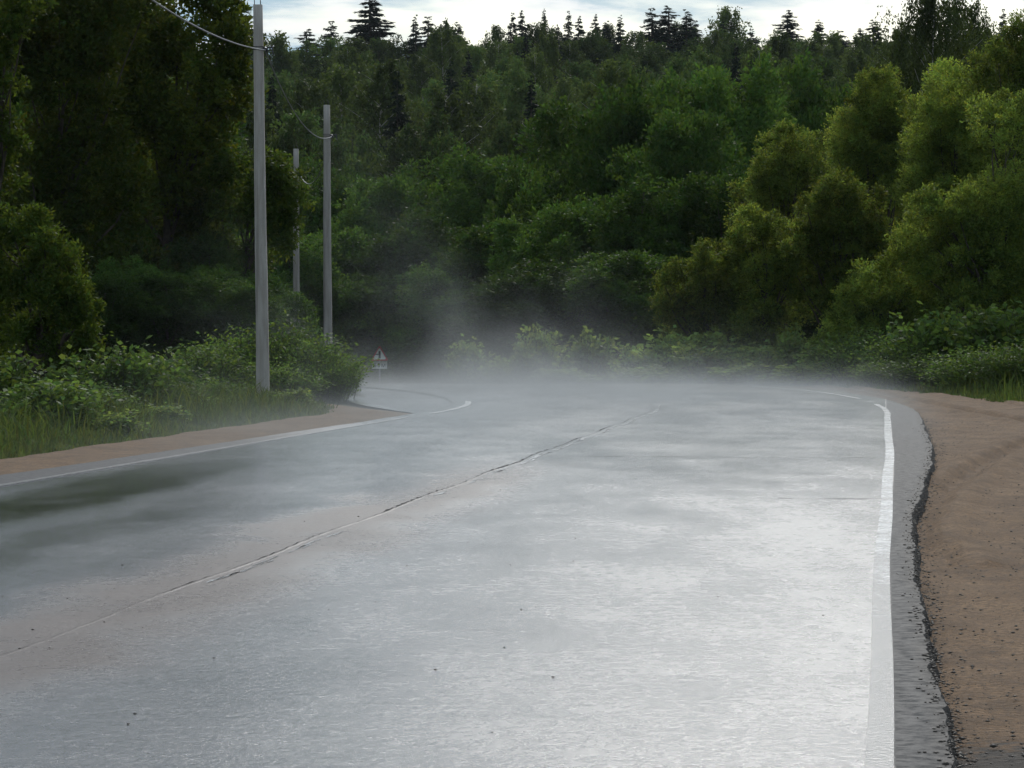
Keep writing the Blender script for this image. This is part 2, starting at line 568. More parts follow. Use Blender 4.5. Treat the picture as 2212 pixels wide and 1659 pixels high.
def right_margin(s):
    return np.interp(s, [0, 11, 18, 23, 27.6, 31, 35, 40, 51, 58, 66, 90], [0.27, 0.26, 0.205, 0.2, 0.24, 0.34, 0.43, 0.51, 0.54, 0.5, 0.45, 0.45])


def left_margin(s):
    return np.interp(s, [0, 30, 40, 50, 90], [0.75, 0.66, 0.45, 0.3, 0.3])


def at_off(s, off, z=0.0):
    p, n = path(s)
    q = p + n * np.asarray(off)[..., None]
    zz = gz(q[..., 1]) + z
    return np.concatenate([q, zz[..., None]], -1)


def strip(name, S, offs, zs, material, smooth=True, edge=None):
    """S (n,), offs list of (n,) arrays, zs list of scalars/arrays"""
    rows = [at_off(S, np.broadcast_to(o, S.shape), z) for o, z in zip(offs, zs)]
    V = np.stack(rows, 1)                       # n, k, 3
    n, k = V.shape[:2]
    i, j = np.meshgrid(np.arange(n - 1), np.arange(k - 1), indexing='ij')
    q = (i * k + j).reshape(-1)
    tint = None if edge is None else np.repeat(np.tile(np.asarray(edge, float), n)[:, None], 3, 1)
    return mesh(name, V.reshape(-1, 3), np.stack([q, q + 1, q + k + 1, q + k], -1), material, tint, smooth=smooth)


S = np.concatenate([np.arange(-20, 8, 2.0), np.arange(8, 40, 0.06), np.arange(40, 60, 0.2), np.arange(60, 150, 1.0)])
def jag(s, k):
    r = np.random.default_rng(int(k * 100))
    q = np.arange(-40, 170, 1.3)
    q2 = np.arange(-40, 170, 0.3)
    q3 = np.arange(-40, 170, 0.1)
    return 0.006 * np.interp(s, q3, r.normal(size=len(q3))) + 0.012 * np.interp(s, q, r.normal(size=len(q))) + 0.005 * np.interp(s, q2, r.normal(size=len(q2)))

aR = right_line(S) + right_margin(S) + jag(S, 1.0)
aL = left_line(S) - left_margin(S) + jag(S, 4.0)
cols, zc, ed = [], [], []
for f in np.linspace(0, 1, 9):
    cols.append(aL * (1 - f)); zc.append(0.0)
for f in np.linspace(0, 1, 9)[1:]:
    if f == 1:
        cols.append(aR - 0.13); zc.append(0.0)
    cols.append(aR * f); zc.append(0.0)
ed = [0.0] * (len(cols) - 1) + [1.0]
tag(link('road', strip('road', S, cols, zc, M['asphalt'], edge=ed)), kind='structure')
bend = S >= 54.0
tag(link('road_edge', strip('road_edge', S[bend], [aL[bend] - 0.06, aL[bend]], [-0.05, 0.0], M['asphalt'])), kind='structure')
# crumbling edge of the slab on both sides
edge_o = [aR + 0.0, aR + 0.008 + 0.2 * np.abs(jag(S, 7)), aR + 0.02 + 0.5 * np.abs(jag(S, 9)), aR + 0.03 + 0.8 * np.abs(jag(S, 3))]
tag(link('road_edge', strip('road_edge', S, edge_o, [0.0, -0.015, -0.06, -0.10], M['crumb'])), kind='structure')
edge_l = [aL - 0.16 - np.abs(jag(S, 3)), aL - 0.08, aL - 0.03, aL + 0.0]
tag(link('road_edge', strip('road_edge', S[S < 54.5], [e[S < 54.5] for e in edge_l], [-0.09, -0.05, -0.012, 0.0], M['crumb'])), kind='structure')


def sand_right():
    S2 = np.concatenate([np.arange(-20, 8, 2.0), np.arange(8, 60, 0.2), np.arange(60, 110, 0.8)])
    a = right_line(S2) + right_margin(S2) - 0.02
    outer = np.interp(S2, [-20, 40, 60, 68, 80, 110], [7.6, 7.6, 7.5, 7.6, 8.6, 7.0]) + wob(S2, 0.35, 0.8, 2)
    fr = np.concatenate([np.linspace(0, 0.3, 10), np.linspace(0.3, 1, 32)[1:]])
    offs = [a + (outer - a) * f for f in fr]
    rows = []
    for f, o in zip(fr, offs):
        p = at_off(S2, o, 0.0)
        x, y = p[:, 0], p[:, 1]
        z = -0.055 - 0.02 * (1 - f) + 0.012 * np.sin(x * 3.1 + y * 0.7) * np.sin(y * 1.3) + 0.008 * np.sin(x * 7 + y * 2.1)
        # wheel ruts curving off the road
        for (sh, amp) in ((0.0, 0.06), (1.5, 0.045)):
            xr = np.interp(y, [20, 24, 26.5, 30, 36, 42, 48], [2.75, 3.0, 3.35, 3.95, 5.2, 6.6, 8.2]) + sh
            dd = (x - xr) / 0.13
            z += np.where((y > 21), amp * (-np.exp(-dd ** 2) + 0.8 * np.exp(-((x - xr - 0.25) / 0.14) ** 2) + 0.7 * np.exp(-((x - xr + 0.25) / 0.14) ** 2)), 0)
        z = np.where(f < 0.03, -0.10, z)
        z = np.where(f > 0.985, -0.14, z)
        p[:, 2] += z
        rows.append(p)
    V = np.stack(rows, 1)
    n, k = V.shape[:2]
    i, j = np.meshgrid(np.arange(n - 1), np.arange(k - 1), indexing='ij')
    q = (i * k + j).reshape(-1)
    tag(link('sand_shoulder', mesh('sand_shoulder', V.reshape(-1, 3), np.stack([q, q + 1, q + k + 1, q + k], -1), M['sand'], smooth=True)), kind='structure')


sand_right()


def mouth(s):
    # inner edge of the gravel: follows the asphalt, then swings away into the side road
    return left_line(s) - left_margin(s) - np.interp(s, [0, 54, 55.5, 57, 60, 62.5, 66], [0, 0, 0.2, 0.75, 1.8, 2.6, 3.6])


def grass_edge(s):
    return mouth(s) - np.interp(s, [-20, 30, 35, 42, 50, 55, 58, 61, 64, 66], [1.2, 1.15, 1.3, 1.45, 1.55, 1.5, 0.8, 0.4, 0.25, 0.2]) + wob(s, 0.10, 1.1, 5)


def left_shoulder():
    S2 = np.concatenate([np.arange(-20, 8, 2.0), np.arange(8, 66, 0.25)])
    a = mouth(S2) + 0.02
    outer = grass_edge(S2)
    offs = [outer - 0.35, outer, (a + outer) / 2, a]
    tag(link('gravel_shoulder', strip('gravel_shoulder', S2, offs, [-0.10, -0.012, -0.008, -0.05], M['gravel'])), kind='structure')
    # mouth of the side road beyond the gravel tip
    near = np.array([(0.2, 53), (-1.3, 54), (-2.0, 57), (-2.7, 60.5), (-3.1, 63), (-3.4, 66), (-4.6, 70), (-9, 73), (-26, 75)])
    far = np.array([(1.5, 80), (0, 80), (-1, 80), (-2, 80), (-3, 80), (-4, 80), (-6, 80), (-12, 80), (-26, 80)])
    V = np.vstack([np.column_stack([q, gz(q[:, 1]) - 0.03]) for q in (near, far)])
    n = len(near)
    tag(link('side_road', mesh('side_road', V, np.array([[i, i + n, i + n + 1, i + 1] for i in range(n - 1)]), M['asphalt'])), kind='structure')


left_shoulder()


def line_mark(name, s0, s1, offf, wd, label, seed, z=0.004, step=0.25, m='paint'):
    s = np.arange(s0, s1, step)
    e = 0.04 * jag(s, seed + 20)
    o = offf(s) + 0.007 * np.sin(s * 0.5 + seed)
    ob = link(name, strip(name, s, [o - wd / 2 + e, o + wd / 2 - 0.7 * e], [z, z], M[m]))
    return tag(ob, kind='structure')


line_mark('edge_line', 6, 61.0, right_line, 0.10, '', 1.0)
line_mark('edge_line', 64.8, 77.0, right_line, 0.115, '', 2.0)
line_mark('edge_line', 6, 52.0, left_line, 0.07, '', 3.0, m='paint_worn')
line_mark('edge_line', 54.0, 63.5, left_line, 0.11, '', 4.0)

# lane seam: a broken ridge of asphalt with scraps of old paint
def seam():
    s = np.arange(13, 72, 0.12)
    a = rng.random(len(s))
    h = np.interp(s, [13, 16, 20, 30, 45, 60, 72], [0.001, 0.002, 0.005, 0.006, 0.006, 0.005, 0.003]) * (0.35 + 0.9 * a)
    o = 0.02 * np.sin(s * 1.3) + 0.5 * jag(s, 31)
    wd = 0.018 + 0.02 * rng.random(len(s))
    tag(link('lane_seam', strip('lane_seam', s, [o - wd - 0.02, o - wd * 0.4, o + 0.005, o + wd * 0.6 + 0.01], [-0.003, h * 0.5, h * 0.5, -0.003], M['asphalt'], smooth=True)), kind='structure')
    s = s + 0.03
    g = Geo()
    dk = np.interp(s, [13, 17, 20, 45, 55, 72], [0.0, 0.25, 0.9, 0.9, 0.5, 0.1]) * rng.random(len(s)) * np.clip(0.5 + 30 * jag(s, 55), 0, 1.3) - 0.05
    tag(link('seam_crack', strip('seam_crack', s, [o - wd * 0.3 - 0.001 - 0.04 * np.clip(dk, 0, 2), o - wd * 0.3], [h * 0.5 + 0.003, h * 0.5 + 0.003], M['crumb'], smooth=False)), kind='structure')
    for k in range(95):
        sc = rng.uniform(18.5, 60)
        ln = rng.uniform(0.15, 0.9) * (1 + (rng.random() < 0.15) * 1.5)
        n = 9
        ss = np.linspace(sc, sc + ln, n)
        oo = 0.055 + 0.02 * np.sin(ss * 1.3) + 0.5 * jag(ss, 31) + rng.uniform(0.0, 0.05)
        env = np.sin(np.linspace(0, np.pi, n)) ** 0.6
        wa = env * rng.uniform(0.2, 1.0, n) * rng.uniform(0.008, 0.023)
        wb = env * rng.uniform(0.2, 1.0, n) * rng.uniform(0.008, 0.023)
        A = at_off(ss, oo - wa, 0.003)
        B = at_off(ss, oo + wb, 0.003)
        g.add(np.vstack([A, B]), [[i, i + n, i + n + 1, i + 1] for i in range(n - 1)])
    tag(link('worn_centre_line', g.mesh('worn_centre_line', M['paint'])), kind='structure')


seam()


def joints():
    """tarred transverse joints across the right lane"""
    for s, o0, o1 in ((28.2, 3.05, 3.95), (36.8, 0.4, 3.9), (47.0, 1.5, 3.9)):
        o = np.linspace(o0, o1, 24)
        sv = s + 0.05 * np.sin(o * 5) + 0.03 * np.sin(o * 13)
        A = np.array([at_off(np.array([a]), np.array([b]), 0.003)[0] for a, b in zip(sv, o)])
        B = np.array([at_off(np.array([a + 0.025 + 0.018 * math.sin(b * 9)]), np.array([b]), 0.003)[0] for a, b in zip(sv, o)])
        n = len(o)
        Q = [[i, i + 1, i + 1 + n, i + n] for i in range(n - 1)]
        tag(link('road_joint', mesh('road_joint', np.vstack([A, B]), np.array(Q), M['crumb'])), kind='structure')


joints()

# ------------------------------------------------------------------ poles, cables, sign
def pole(u, vtop, d, base_z, lean, label, dirn):
    base = px(u, 0, d)
    base[2] = base_z
    ztop = float(px(u, vtop, d)[2])
    h = ztop - base_z
    root = empty('utility_pole', base)
    tag(root, label, 'utility pole', 'concrete utility poles along the left verge')
    # shaft: tapered, chamfered rectangular section
    g = Geo()
    n = 14
    ring = []
    for k in range(n + 1):
        f = k / n
        a = 0.5 * (0.245 * (1 - f) + 0.172 * f)
        b = 0.5 * (0.26 * (1 - f) + 0.19 * f)
        c = 0.16 * a
        pts = [(-a + c, -b), (a - c, -b), (a, -b + c), (a, b - c), (a - c, b), (-a + c, b), (-a, b - c), (-a, -b + c)]
        ox = lean * f + 0.004 * math.sin(f * 9)
        ring += [(x + ox + 0.002 * math.sin(7 * f * 9 + i), y, f * h - (0.6 if k == 0 else 0)) for i, (x, y) in enumerate(pts)]
    Q = [[k * 8 + j, k * 8 + (j + 1) % 8, k * 8 + 8 + (j + 1) % 8, k * 8 + 8 + j] for k in range(n) for j in range(8)]
    o = n * 8
    T = [[o, o + j, o + j + 1] for j in range(1, 7)]
    g.add(ring, Q, T)
    link('shaft', g.mesh('shaft', M['concrete']), root)
    # bent reinforcing bars sticking out of the top
    for x, y in ((-0.06, -0.05), (0.055, -0.05), (0.05, 0.06)):
        g = Geo()
        g.tube([(lean + x, y, h - 0.02), (lean + x, y, h + 0.07), (lean + x - 0.01, y, h + 0.11), (lean + x - 0.035, y, h + 0.12)], 0.008, 5)
        link('rebar_hook', g.mesh('rebar_hook', M['steel']), root)
    zc = h - 0.86
    xc = lean * zc / h
    g = Geo()
    for dz in (0.0, 0.05):
        g.box((xc, 0, zc + dz), (0.205, 0.22, 0.014))
    link('clamp_band', g.mesh('clamp_band', M['steel']), root)
    g = Geo()
    g.tube([(xc + 0.09, -0.03, zc + 0.03), (xc + 0.2, -0.05, zc + 0.035), (xc + 0.27, -0.06, zc + 0.04)], [0.022, 0.018, 0.016], 6)
    g.tube([(xc + 0.27, -0.06, zc + 0.06), (xc + 0.275, -0.06, zc - 0.03), (xc + 0.29, -0.06, zc - 0.09), (xc + 0.285, -0.06, zc - 0.10)], 0.016, 6)
    br = link('bracket', g.mesh('bracket', M['steel']), root)
    g = Geo()
    g.tube([(xc + 0.10, -0.09, zc + 0.02), (xc + 0.15, -0.09, zc + 0.0), (xc + 0.19, -0.09, zc - 0.04)], [0.03, 0.04, 0.025], 8)
    link('tension_clamp', g.mesh('tension_clamp', M['ceramic']), br)
    return np.array([base[0] + xc + 0.14, d - 0.12, base_z + zc - 0.02])


p1 = pole(568, 12, 62.5, 0.0, -0.09, 'nearest and tallest looking grey concrete pole on the grass verge', 0)
p2 = pole(708.5, 228, 90.0, float(gz(90)), -0.03, 'middle concrete pole rising out of the mist right of the other two', 0)
p3 = pole(641, 322, 113.0, float(gz(113)), -0.02, 'farthest concrete pole half covered by the dark hanging crown', 0)


def cable(a, b, sag, label):
    t = np.linspace(0, 1, 48)
    P = a[None] * (1 - t[:, None]) + b[None] * t[:, None]
    P[:, 2] -= sag * 4 * t * (1 - t)
    g = Geo()
    g.tube(P, 0.0135, 6)
    o = link('overhead_cable', g.mesh('overhead_cable', M['cable'], smooth=True))
    tag(o, label, 'cable', 'cables strung between the poles')


p0 = np.array([-5.0, 26.0, 6.0])
cable(p0, p1, 0.49, 'pale cable dropping from the top left sky to the nearest pole')
cable(p1, p2, 0.58, 'dark sagging cable between the nearest and the middle pole')
cable(p2, p3, 0.75, 'short looking cable loop ending at the farthest pole')


def road_sign():
    d = 129.0
    c = px(820, 0, d)
    zb = float(gz(d))
    root = empty('warning_sign', (c[0], d, zb))
    tag(root, 'red bordered triangular side road warning sign standing in the mist', 'road sign')
    zt = CAMH - (779 - 700) / F * d - zb            # lower edge of the triangle
    side = 0.72
    h = side * 0.866
    g = Geo()
    g.tube([(0, 0.05, -0.2), (0, 0.05, zt + h * 0.8)], 0.032, 8)
    link('post', g.mesh('post', M['post']), root)

    def prism(pts, y0, y1, name, m, parent):
        g = Geo()
        n = len(pts)
        V = [(x, y0, z) for x, z in pts] + [(x, y1, z) for x, z in pts]
        me = mesh(name, V, [np.array([[i, (i + 1) % n, n + (i + 1) % n, n + i] for i in range(n)])] + ([np.array([list(range(n)), list(range(2 * n - 1, n - 1, -1))])]), m)
        return link(name, me, parent)

    def tri(s, z0):
        r = 0.05
        hh = s * 0.866
        pts = []
        cs = [(-s / 2, z0), (s / 2, z0), (0, z0 + hh)]
        for i in range(3):
            a, b, cc = np.array(cs[i - 1]), np.array(cs[i]), np.array(cs[(i + 1) % 3])
            for f in (0.0, 0.5, 1.0):
                va = unit(a - b) * r * (1 - f)
                vb = unit(cc - b) * r * f
                pts.append(tuple(b + (va + vb) * 1.0))
        return pts
    board = prism(tri(side, zt), -0.012, 0.012, 'triangle_board', M['sign_red'], root)
    prism(tri(side * 0.76, zt + side * 0.07), -0.018, -0.0125, 'white_field', M['sign_white'], board)
    zz = zt + 0.09
    prism([(-0.045, zz), (0.045, zz), (0.04, zz + 0.29), (-0.04, zz + 0.29)], -0.023, -0.0185, 'main_road_bar', M['sign_black'], board)
    prism([(-0.155, zz + 0.135), (-0.0455, zz + 0.135), (-0.0455, zz + 0.175), (-0.155, zz + 0.175)], -0.023, -0.0185, 'side_road_bar', M['sign_black'], board)
    pw, ph = 0.60, 0.30
    zp = zt - 0.025 - ph
    plate = prism([(-pw / 2, zp), (pw / 2, zp), (pw / 2, zp + ph), (-pw / 2, zp + ph)], -0.012, 0.008, 'distance_plate', M['sign_white'], root)
    for ch, lx in (('5', -0.17), ('0', -0.03), ('\u043c', 0.15)):
        cu = D.curves.new('letter', 'FONT')
        cu.body = ch
        cu.size = 0.24
        cu.align_x = 'CENTER'
        cu.extrude = 0.002
        tob = D.objects.new('letter_tmp', cu)
        COL.objects.link(tob)
        bpy.context.view_layer.update()
        me = D.meshes.new_from_object(tob.evaluated_get(bpy.context.evaluated_depsgraph_get()))
        D.objects.remove(tob)
        me.materials.clear()
        me.materials.append(M['sign_black'])
        lt = link('letter', me, plate)
        lt.rotation_euler = (R(90), 0, 0)
        lt.location = (lx, -0.0155, zp + 0.065)


road_sign()

# ------------------------------------------------------------------ foliage
def leaves_at(rng, P, A, L, W, tint, droop=0.0, up=0.5):
    """kite shaped leaves: P roots (n,3), A axes (n,3)"""
    n = len(P)
    A = A.copy()
    A[:, 2] -= droop
    A = unit(A)
    N = unit(rng.normal(size=(n, 3)) + np.array([0, 0, up]))
    B = unit(np.cross(N, A))
    ll = (np.asarray(L) * rng.uniform(0.65, 1.3, n))[:, None]
    ww = (np.asarray(W) * rng.uniform(0.7, 1.25, n))[:, None]
    N2 = np.cross(A, B)
    mid = P + A * ll * 0.45 + N2 * ll * 0.06
    V = np.stack([P, mid + B * ww / 2, P + A * ll, mid - B * ww / 2], 1).reshape(-1, 3)
    k = np.arange(n)[:, None] * 4
    return V, k + np.arange(4)[None], np.repeat(tint, 4, 0)


def sublobes(rng, lobes, n, rr=(0.34, 0.5), at=(0.5, 0.8), up=0.25):
    """split each big lobe into smaller clumps near its surface"""
    out = []
    for (x, y, z, r) in lobes:
        dirs = unit(rng.normal(size=(n, 3)) + np.array([0, 0, up]))
        rad = r * rng.uniform(at[0], at[1], n)
        sr = r * rng.uniform(rr[0], rr[1], n)
        c = np.array([x, y, z]) + dirs * rad[:, None] * np.array([1, 1, 0.95])
        out.append(np.column_stack([c, sr]))
    return np.vstack(out)


def lobe_leaves(rng, lobes, L, W, lai=2.4, per_twig=9, up=0.35, droop=0.15, spread=0.55, tvar=0.22, out=1.15, hang=0.0):
    """leaves on twigs that radiate from each clump; returns V, Q, tint"""
    a = 0.5 * L * W
    cnt = np.maximum(4, (lai * np.pi * lobes[:, 3] ** 2 / a / per_twig)).astype(int)
    idx = np.repeat(np.arange(len(lobes)), cnt)
    nt = len(idx)
    c = lobes[idx, :3]
    r = lobes[idx, 3]
    dirs = unit(rng.normal(size=(nt, 3)) + np.array([0, 0, up]))
    tip = c + dirs * (r * rng.uniform(0.75, out, nt))[:, None]
    tl = np.minimum(r * 0.7, 6 * L) * rng.uniform(0.6, 1.2, nt)
    gd = unit(dirs + rng.normal(size=(nt, 3)) * 0.35 + np.array([0, 0, 0.25 - hang]))
    ti = np.repeat(np.arange(nt), per_twig)
    f = rng.uniform(0, 1, len(ti))
    P = tip[ti] - gd[ti] * (tl[ti] * f)[:, None]
    P += rng.normal(size=P.shape) * L * 0.35
    A = gd[ti] + rng.normal(size=P.shape) * spread
    lt = rng.normal(0, tvar, len(lobes))[idx][ti] * 0.6 + rng.normal(0, tvar, nt)[ti] * 0.5 + rng.normal(0, tvar, len(ti)) * 0.6
    g = np.clip(1 + lt, 0.45, 1.8)
    yel = np.clip(rng.normal(0.0, 0.10, nt)[ti] + 0.5 * rng.normal(0, 0.1, len(ti)), -0.2, 0.3)
    tint = np.column_stack([g * (1 + yel), g, g * (1 - yel * 0.6)])
    return leaves_at(rng, P, A, L, W, tint, droop)


def trunk_geo(rng, h, r0, targets, top=None, limbs=8, sides=7, start=(0, 0, -0.4)):
    g = Geo()
    top = np.array(top if top is not None else (0.04 * h * rng.normal(), 0.04 * h * rng.normal(), h))
    t = np.linspace(0, 1, 9)
    P = np.array(start)[None] * (1 - t[:, None]) + top[None] * t[:, None]
    P[1:-1, :2] += rng.normal(size=(7, 2)) * 0.012 * h
    rad = r0 * (1 - 0.85 * t) + 0.5 * r0 * np.exp(-t * 25)
    g.tube(P, rad, sides)
    if len(targets):
        sel = targets[rng.permutation(len(targets))[:limbs]]
        for q in sel:
            f = np.clip((q[2] / max(h, 0.1)) * rng.uniform(0.45, 0.75), 0.12, 0.9)
            a = np.array([np.interp(f, t, P[:, k]) for k in range(3)])
            b = q[:3]
            m = (a + b) / 2 + np.array([0, 0, -0.06 * np.linalg.norm(b - a)])
            rr = r0 * (1 - 0.85 * f) * 0.55
            g.tube([a, (a + m) / 2 + rng.normal(size=3) * 0.03, m, (m + b) / 2 + rng.normal(size=3) * 0.05, b], [rr, rr * 0.8, rr * 0.6, rr * 0.4, rr * 0.2], 5, cap=False)
    return g


def tree_thing(name, base, trunk_me, crown_me, label, cat, group=None, rz=0.0, sc=1.0, parts=('trunk', 'crown')):
    root = empty(name, base, rz, sc)
    tag(root, label, cat, group)
    if trunk_me is not None:
        link(parts[0], trunk_me, root)
    link(parts[1], crown_me, root)
    return root


def custom_tree(name, label, cat, u, d, lobes_px, m, seed, L, W, nsub=10, rr=(0.28, 0.52), at=(0.5, 0.92), lai=2.4, bark='bark', r0=0.16, group=None, zbase=None, trunk=True, **kw):
    """near tree: lobes given as (u, v, radius_px, depth offset) in reference pixels, turned into metres at depth d"""
    rg = np.random.default_rng(seed)
    x = (u - 1106) / F * d
    zb = float(land(x, d)) - 0.05 if zbase is None else zbase
    base = np.array([x, d, zb])
    big = []
    for (lu, lv, lr, dd) in lobes_px:
        c = px(lu, lv, d + dd) - base
        big.append((c[0], c[1], c[2], lr / F * (d + dd)))
    big = np.array(big)
    sub = sublobes(rg, big, nsub, rr, at)
    V, Q, t = lobe_leaves(rg, sub, L, W, lai, **kw)
    crown = mesh(name + '_crown', V, Q, m, t)
    tr = None
    if trunk:
        h = float(big[:, 2].max()) * 0.8
        tr = trunk_geo(rg, h, r0, np.vstack([big, sub[::5]]), top=(float(np.mean(big[:, 0])), float(np.mean(big[:, 1])), h), limbs=len(big) + 8).mesh(name + '_trunk', M[bark], True)
    return tree_thing(name, base, tr, crown, label, cat, group)


NLEAF = [0]
# --- left side: the big dark trees over the verge (sun behind them)
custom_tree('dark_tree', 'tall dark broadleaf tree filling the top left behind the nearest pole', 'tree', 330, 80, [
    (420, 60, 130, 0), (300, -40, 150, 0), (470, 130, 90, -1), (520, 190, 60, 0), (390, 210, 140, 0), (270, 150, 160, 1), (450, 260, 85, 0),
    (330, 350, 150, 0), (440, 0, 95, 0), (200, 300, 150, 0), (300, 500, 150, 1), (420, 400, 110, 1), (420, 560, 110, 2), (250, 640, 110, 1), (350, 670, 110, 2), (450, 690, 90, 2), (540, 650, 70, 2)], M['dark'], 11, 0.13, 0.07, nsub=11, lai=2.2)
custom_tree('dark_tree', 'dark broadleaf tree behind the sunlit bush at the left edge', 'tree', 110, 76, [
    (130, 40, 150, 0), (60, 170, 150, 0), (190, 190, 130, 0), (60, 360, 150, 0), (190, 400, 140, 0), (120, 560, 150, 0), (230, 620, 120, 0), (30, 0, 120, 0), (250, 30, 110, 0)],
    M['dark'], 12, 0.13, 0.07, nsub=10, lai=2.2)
custom_tree('willow_tree', 'hanging dark crown leaning past the nearest pole over the farthest one', 'tree', 500, 79, [
    (575, 395, 72, 0), (612, 450, 58, 0), (500, 420, 80, 0), (560, 490, 85, 0), (618, 500, 42, 0), (600, 400, 60, 1), (480, 370, 50, 0), (440, 500, 80, 1), (520, 580, 70, 1), (430, 610, 80, 1), (590, 360, 35, 0)],
    M['hang'], 13, 0.12, 0.055, nsub=10, lai=2.4, droop=0.45, hang=0.3)
custom_tree('alder_tree', 'tree with leafy edge cut off by the left border, high above the bush', 'tree', -60, 58, [
    (10, 150, 60, 0), (-40, 90, 80, 0), (5, 290, 62, 0), (-50, 230, 90, 0), (-10, 390, 60, 0), (-70, 380, 80, 0), (20, 60, 60, 0), (60, -10, 60, 0)],
    M['hang'], 14, 0.09, 0.05, nsub=11, lai=2.4)
custom_tree('willow_bush', 'sunlit yellow green bush at the left edge below the dark trees', 'bush', 60, 55, [
    (50, 540, 90, 0), (130, 600, 75, 0), (165, 680, 55, 0), (60, 660, 100, 0), (140, 740, 75, 0), (30, 760, 90, 0), (100, 830, 75, 0), (190, 760, 35, 0), (0, 500, 60, 0)],
    M['hang'], 15, 0.085, 0.038, nsub=12, lai=2.6, up=0.6)

# --- right side: rounded willows stepping down towards the bend
WIL = [
    ('yellow green willow crown at the top right corner', 2190, 86, [(2185, 120, 62, 0), (2235, 100, 70, 0), (2170, 190, 60, 1), (2230, 230, 70, 0), (2190, 260, 55, 0), (2230, 320, 60, 0)]),
    ('willow with a peaked crown just below the white trunked birch', 2070, 90, [(2075, 200, 62, 0), (2030, 270, 62, 0), (2105, 290, 62, 0), (2050, 350, 75, 0), (2110, 400, 65, 0), (2010, 400, 60, 0), (2060, 460, 70, 1)]),
    ('round topped willow left of the birch, highest of the middle willows', 1890, 95, [(1890, 205, 58, 0), (1850, 260, 50, 0), (1935, 255, 50, 0), (1885, 300, 70, 0), (1945, 340, 60, 0), (1840, 340, 50, 0), (1900, 400, 70, 0)]),
    ('small willow crown against the dark broad trees', 1700, 100, [(1697, 300, 38, 0), (1745, 310, 40, 0), (1655, 370, 42, 0), (1710, 375, 48, 0), (1760, 380, 40, 0), (1620, 415, 35, 0), (1680, 440, 45, 0)]),
    ('bright willow dome in the middle of the right thicket', 1810, 88, [(1811, 430, 55, 0), (1760, 470, 50, 0), (1865, 440, 48, 0), (1820, 520, 68, 0), (1740, 540, 52, 0), (1880, 530, 55, 0), (1800, 610, 70, 0)]),
    ('low willow nearest the bend, its crown reaching farthest left', 1520, 92, [(1543, 555, 50, 0), (1460, 600, 38, 0), (1500, 640, 55, 0), (1590, 600, 52, 0), (1450, 660, 35, 0), (1560, 680, 58, 0), (1480, 720, 45, 0), (1600, 700, 50, 0)]),
    ('willow with two bright knobs between the bend and the dome', 1650, 90, [(1626, 470, 40, 0), (1679, 500, 42, 0), (1600, 520, 36, 0), (1650, 560, 55, 0), (1710, 580, 50, 0), (1680, 650, 60, 0), (1640, 700, 55, 0)]),
    ('shaded willow under the dome above the roadside shrubs', 1900, 84, [(1900, 620, 55, 0), (1850, 660, 50, 0), (1950, 670, 55, 0), (1880, 720, 60, 0), (1810, 720, 50, 0), (1975, 590, 60, 0), (1960, 740, 50, 0)]),
    ('large willow crown at the right border under the corner one', 2160, 82, [(2172, 260, 60, 0), (2120, 450, 70, 0), (2190, 420, 75, 0), (2060, 520, 70, 0), (2150, 540, 80, 0), (2220, 560, 70, 0), (2100, 620, 70, 0), (2190, 660, 70, 0), (2000, 480, 60, 0)]),
]
for i, (lab, u, d, lb) in enumerate(WIL):
    lb = [(a, b + 4, int(r * 1.15), dd) for (a, b, r, dd) in lb] + [(a, b + 34, int(r * 1.45), 1.5) for (a, b, r, dd) in lb]
    custom_tree('willow_tree', lab, 'tree', u, d, lb, M['willow'], 40 + i, 0.085, 0.038, nsub=10, lai=1.85, up=0.75, group='rounded willows on the right', out=1.2, spread=0.5, tvar=0.34)


# --- generic trees, shared meshes
def crown_lobes(rg, h, w, base_f, n, shape='round'):
    """big clumps spread through an egg shaped crown"""
    out = []
    k = np.arange(n) + 0.5
    phi = k * 2.399963 + rg.uniform(0, 6)
    zz = 1 - 2 * k / n
    for p, z in zip(phi, zz):
        rr = math.sqrt(max(0, 1 - z * z))
        f = rg.uniform(0.55, 0.86)
        zc = h * (base_f + (1 - base_f) * (0.5 + 0.5 * z * f))
        wl = w / 2 * rr * f * (1.0 if shape == 'round' else (1.15 - 0.55 * (0.5 + 0.5 * z)))
        out.append((math.cos(p) * wl, math.sin(p) * wl, zc, rg.uniform(0.20, 0.29) * w * (1.0 if shape == 'round' else 0.85)))
    out.append((0, 0, h * (base_f + (1 - base_f) * 0.55), 0.3 * w))
    return np.array(out)


def broad_variant(seed, h, w, base_f, nl, nsub, L, W, m, shape='round', lai=2.0, bark='bark', r0=0.17, **kw):
    rg = np.random.default_rng(seed)
    big = crown_lobes(rg, h, w, base_f, nl, shape)
    sub = sublobes(rg, big, nsub)
    V, Q, t = lobe_leaves(rg, sub, L, W, lai, **kw)
    return (trunk_geo(rg, h * 0.9, r0, big, limbs=nl).mesh('trunk', M[bark], True), mesh('crown', V, Q, m, t), h, w)


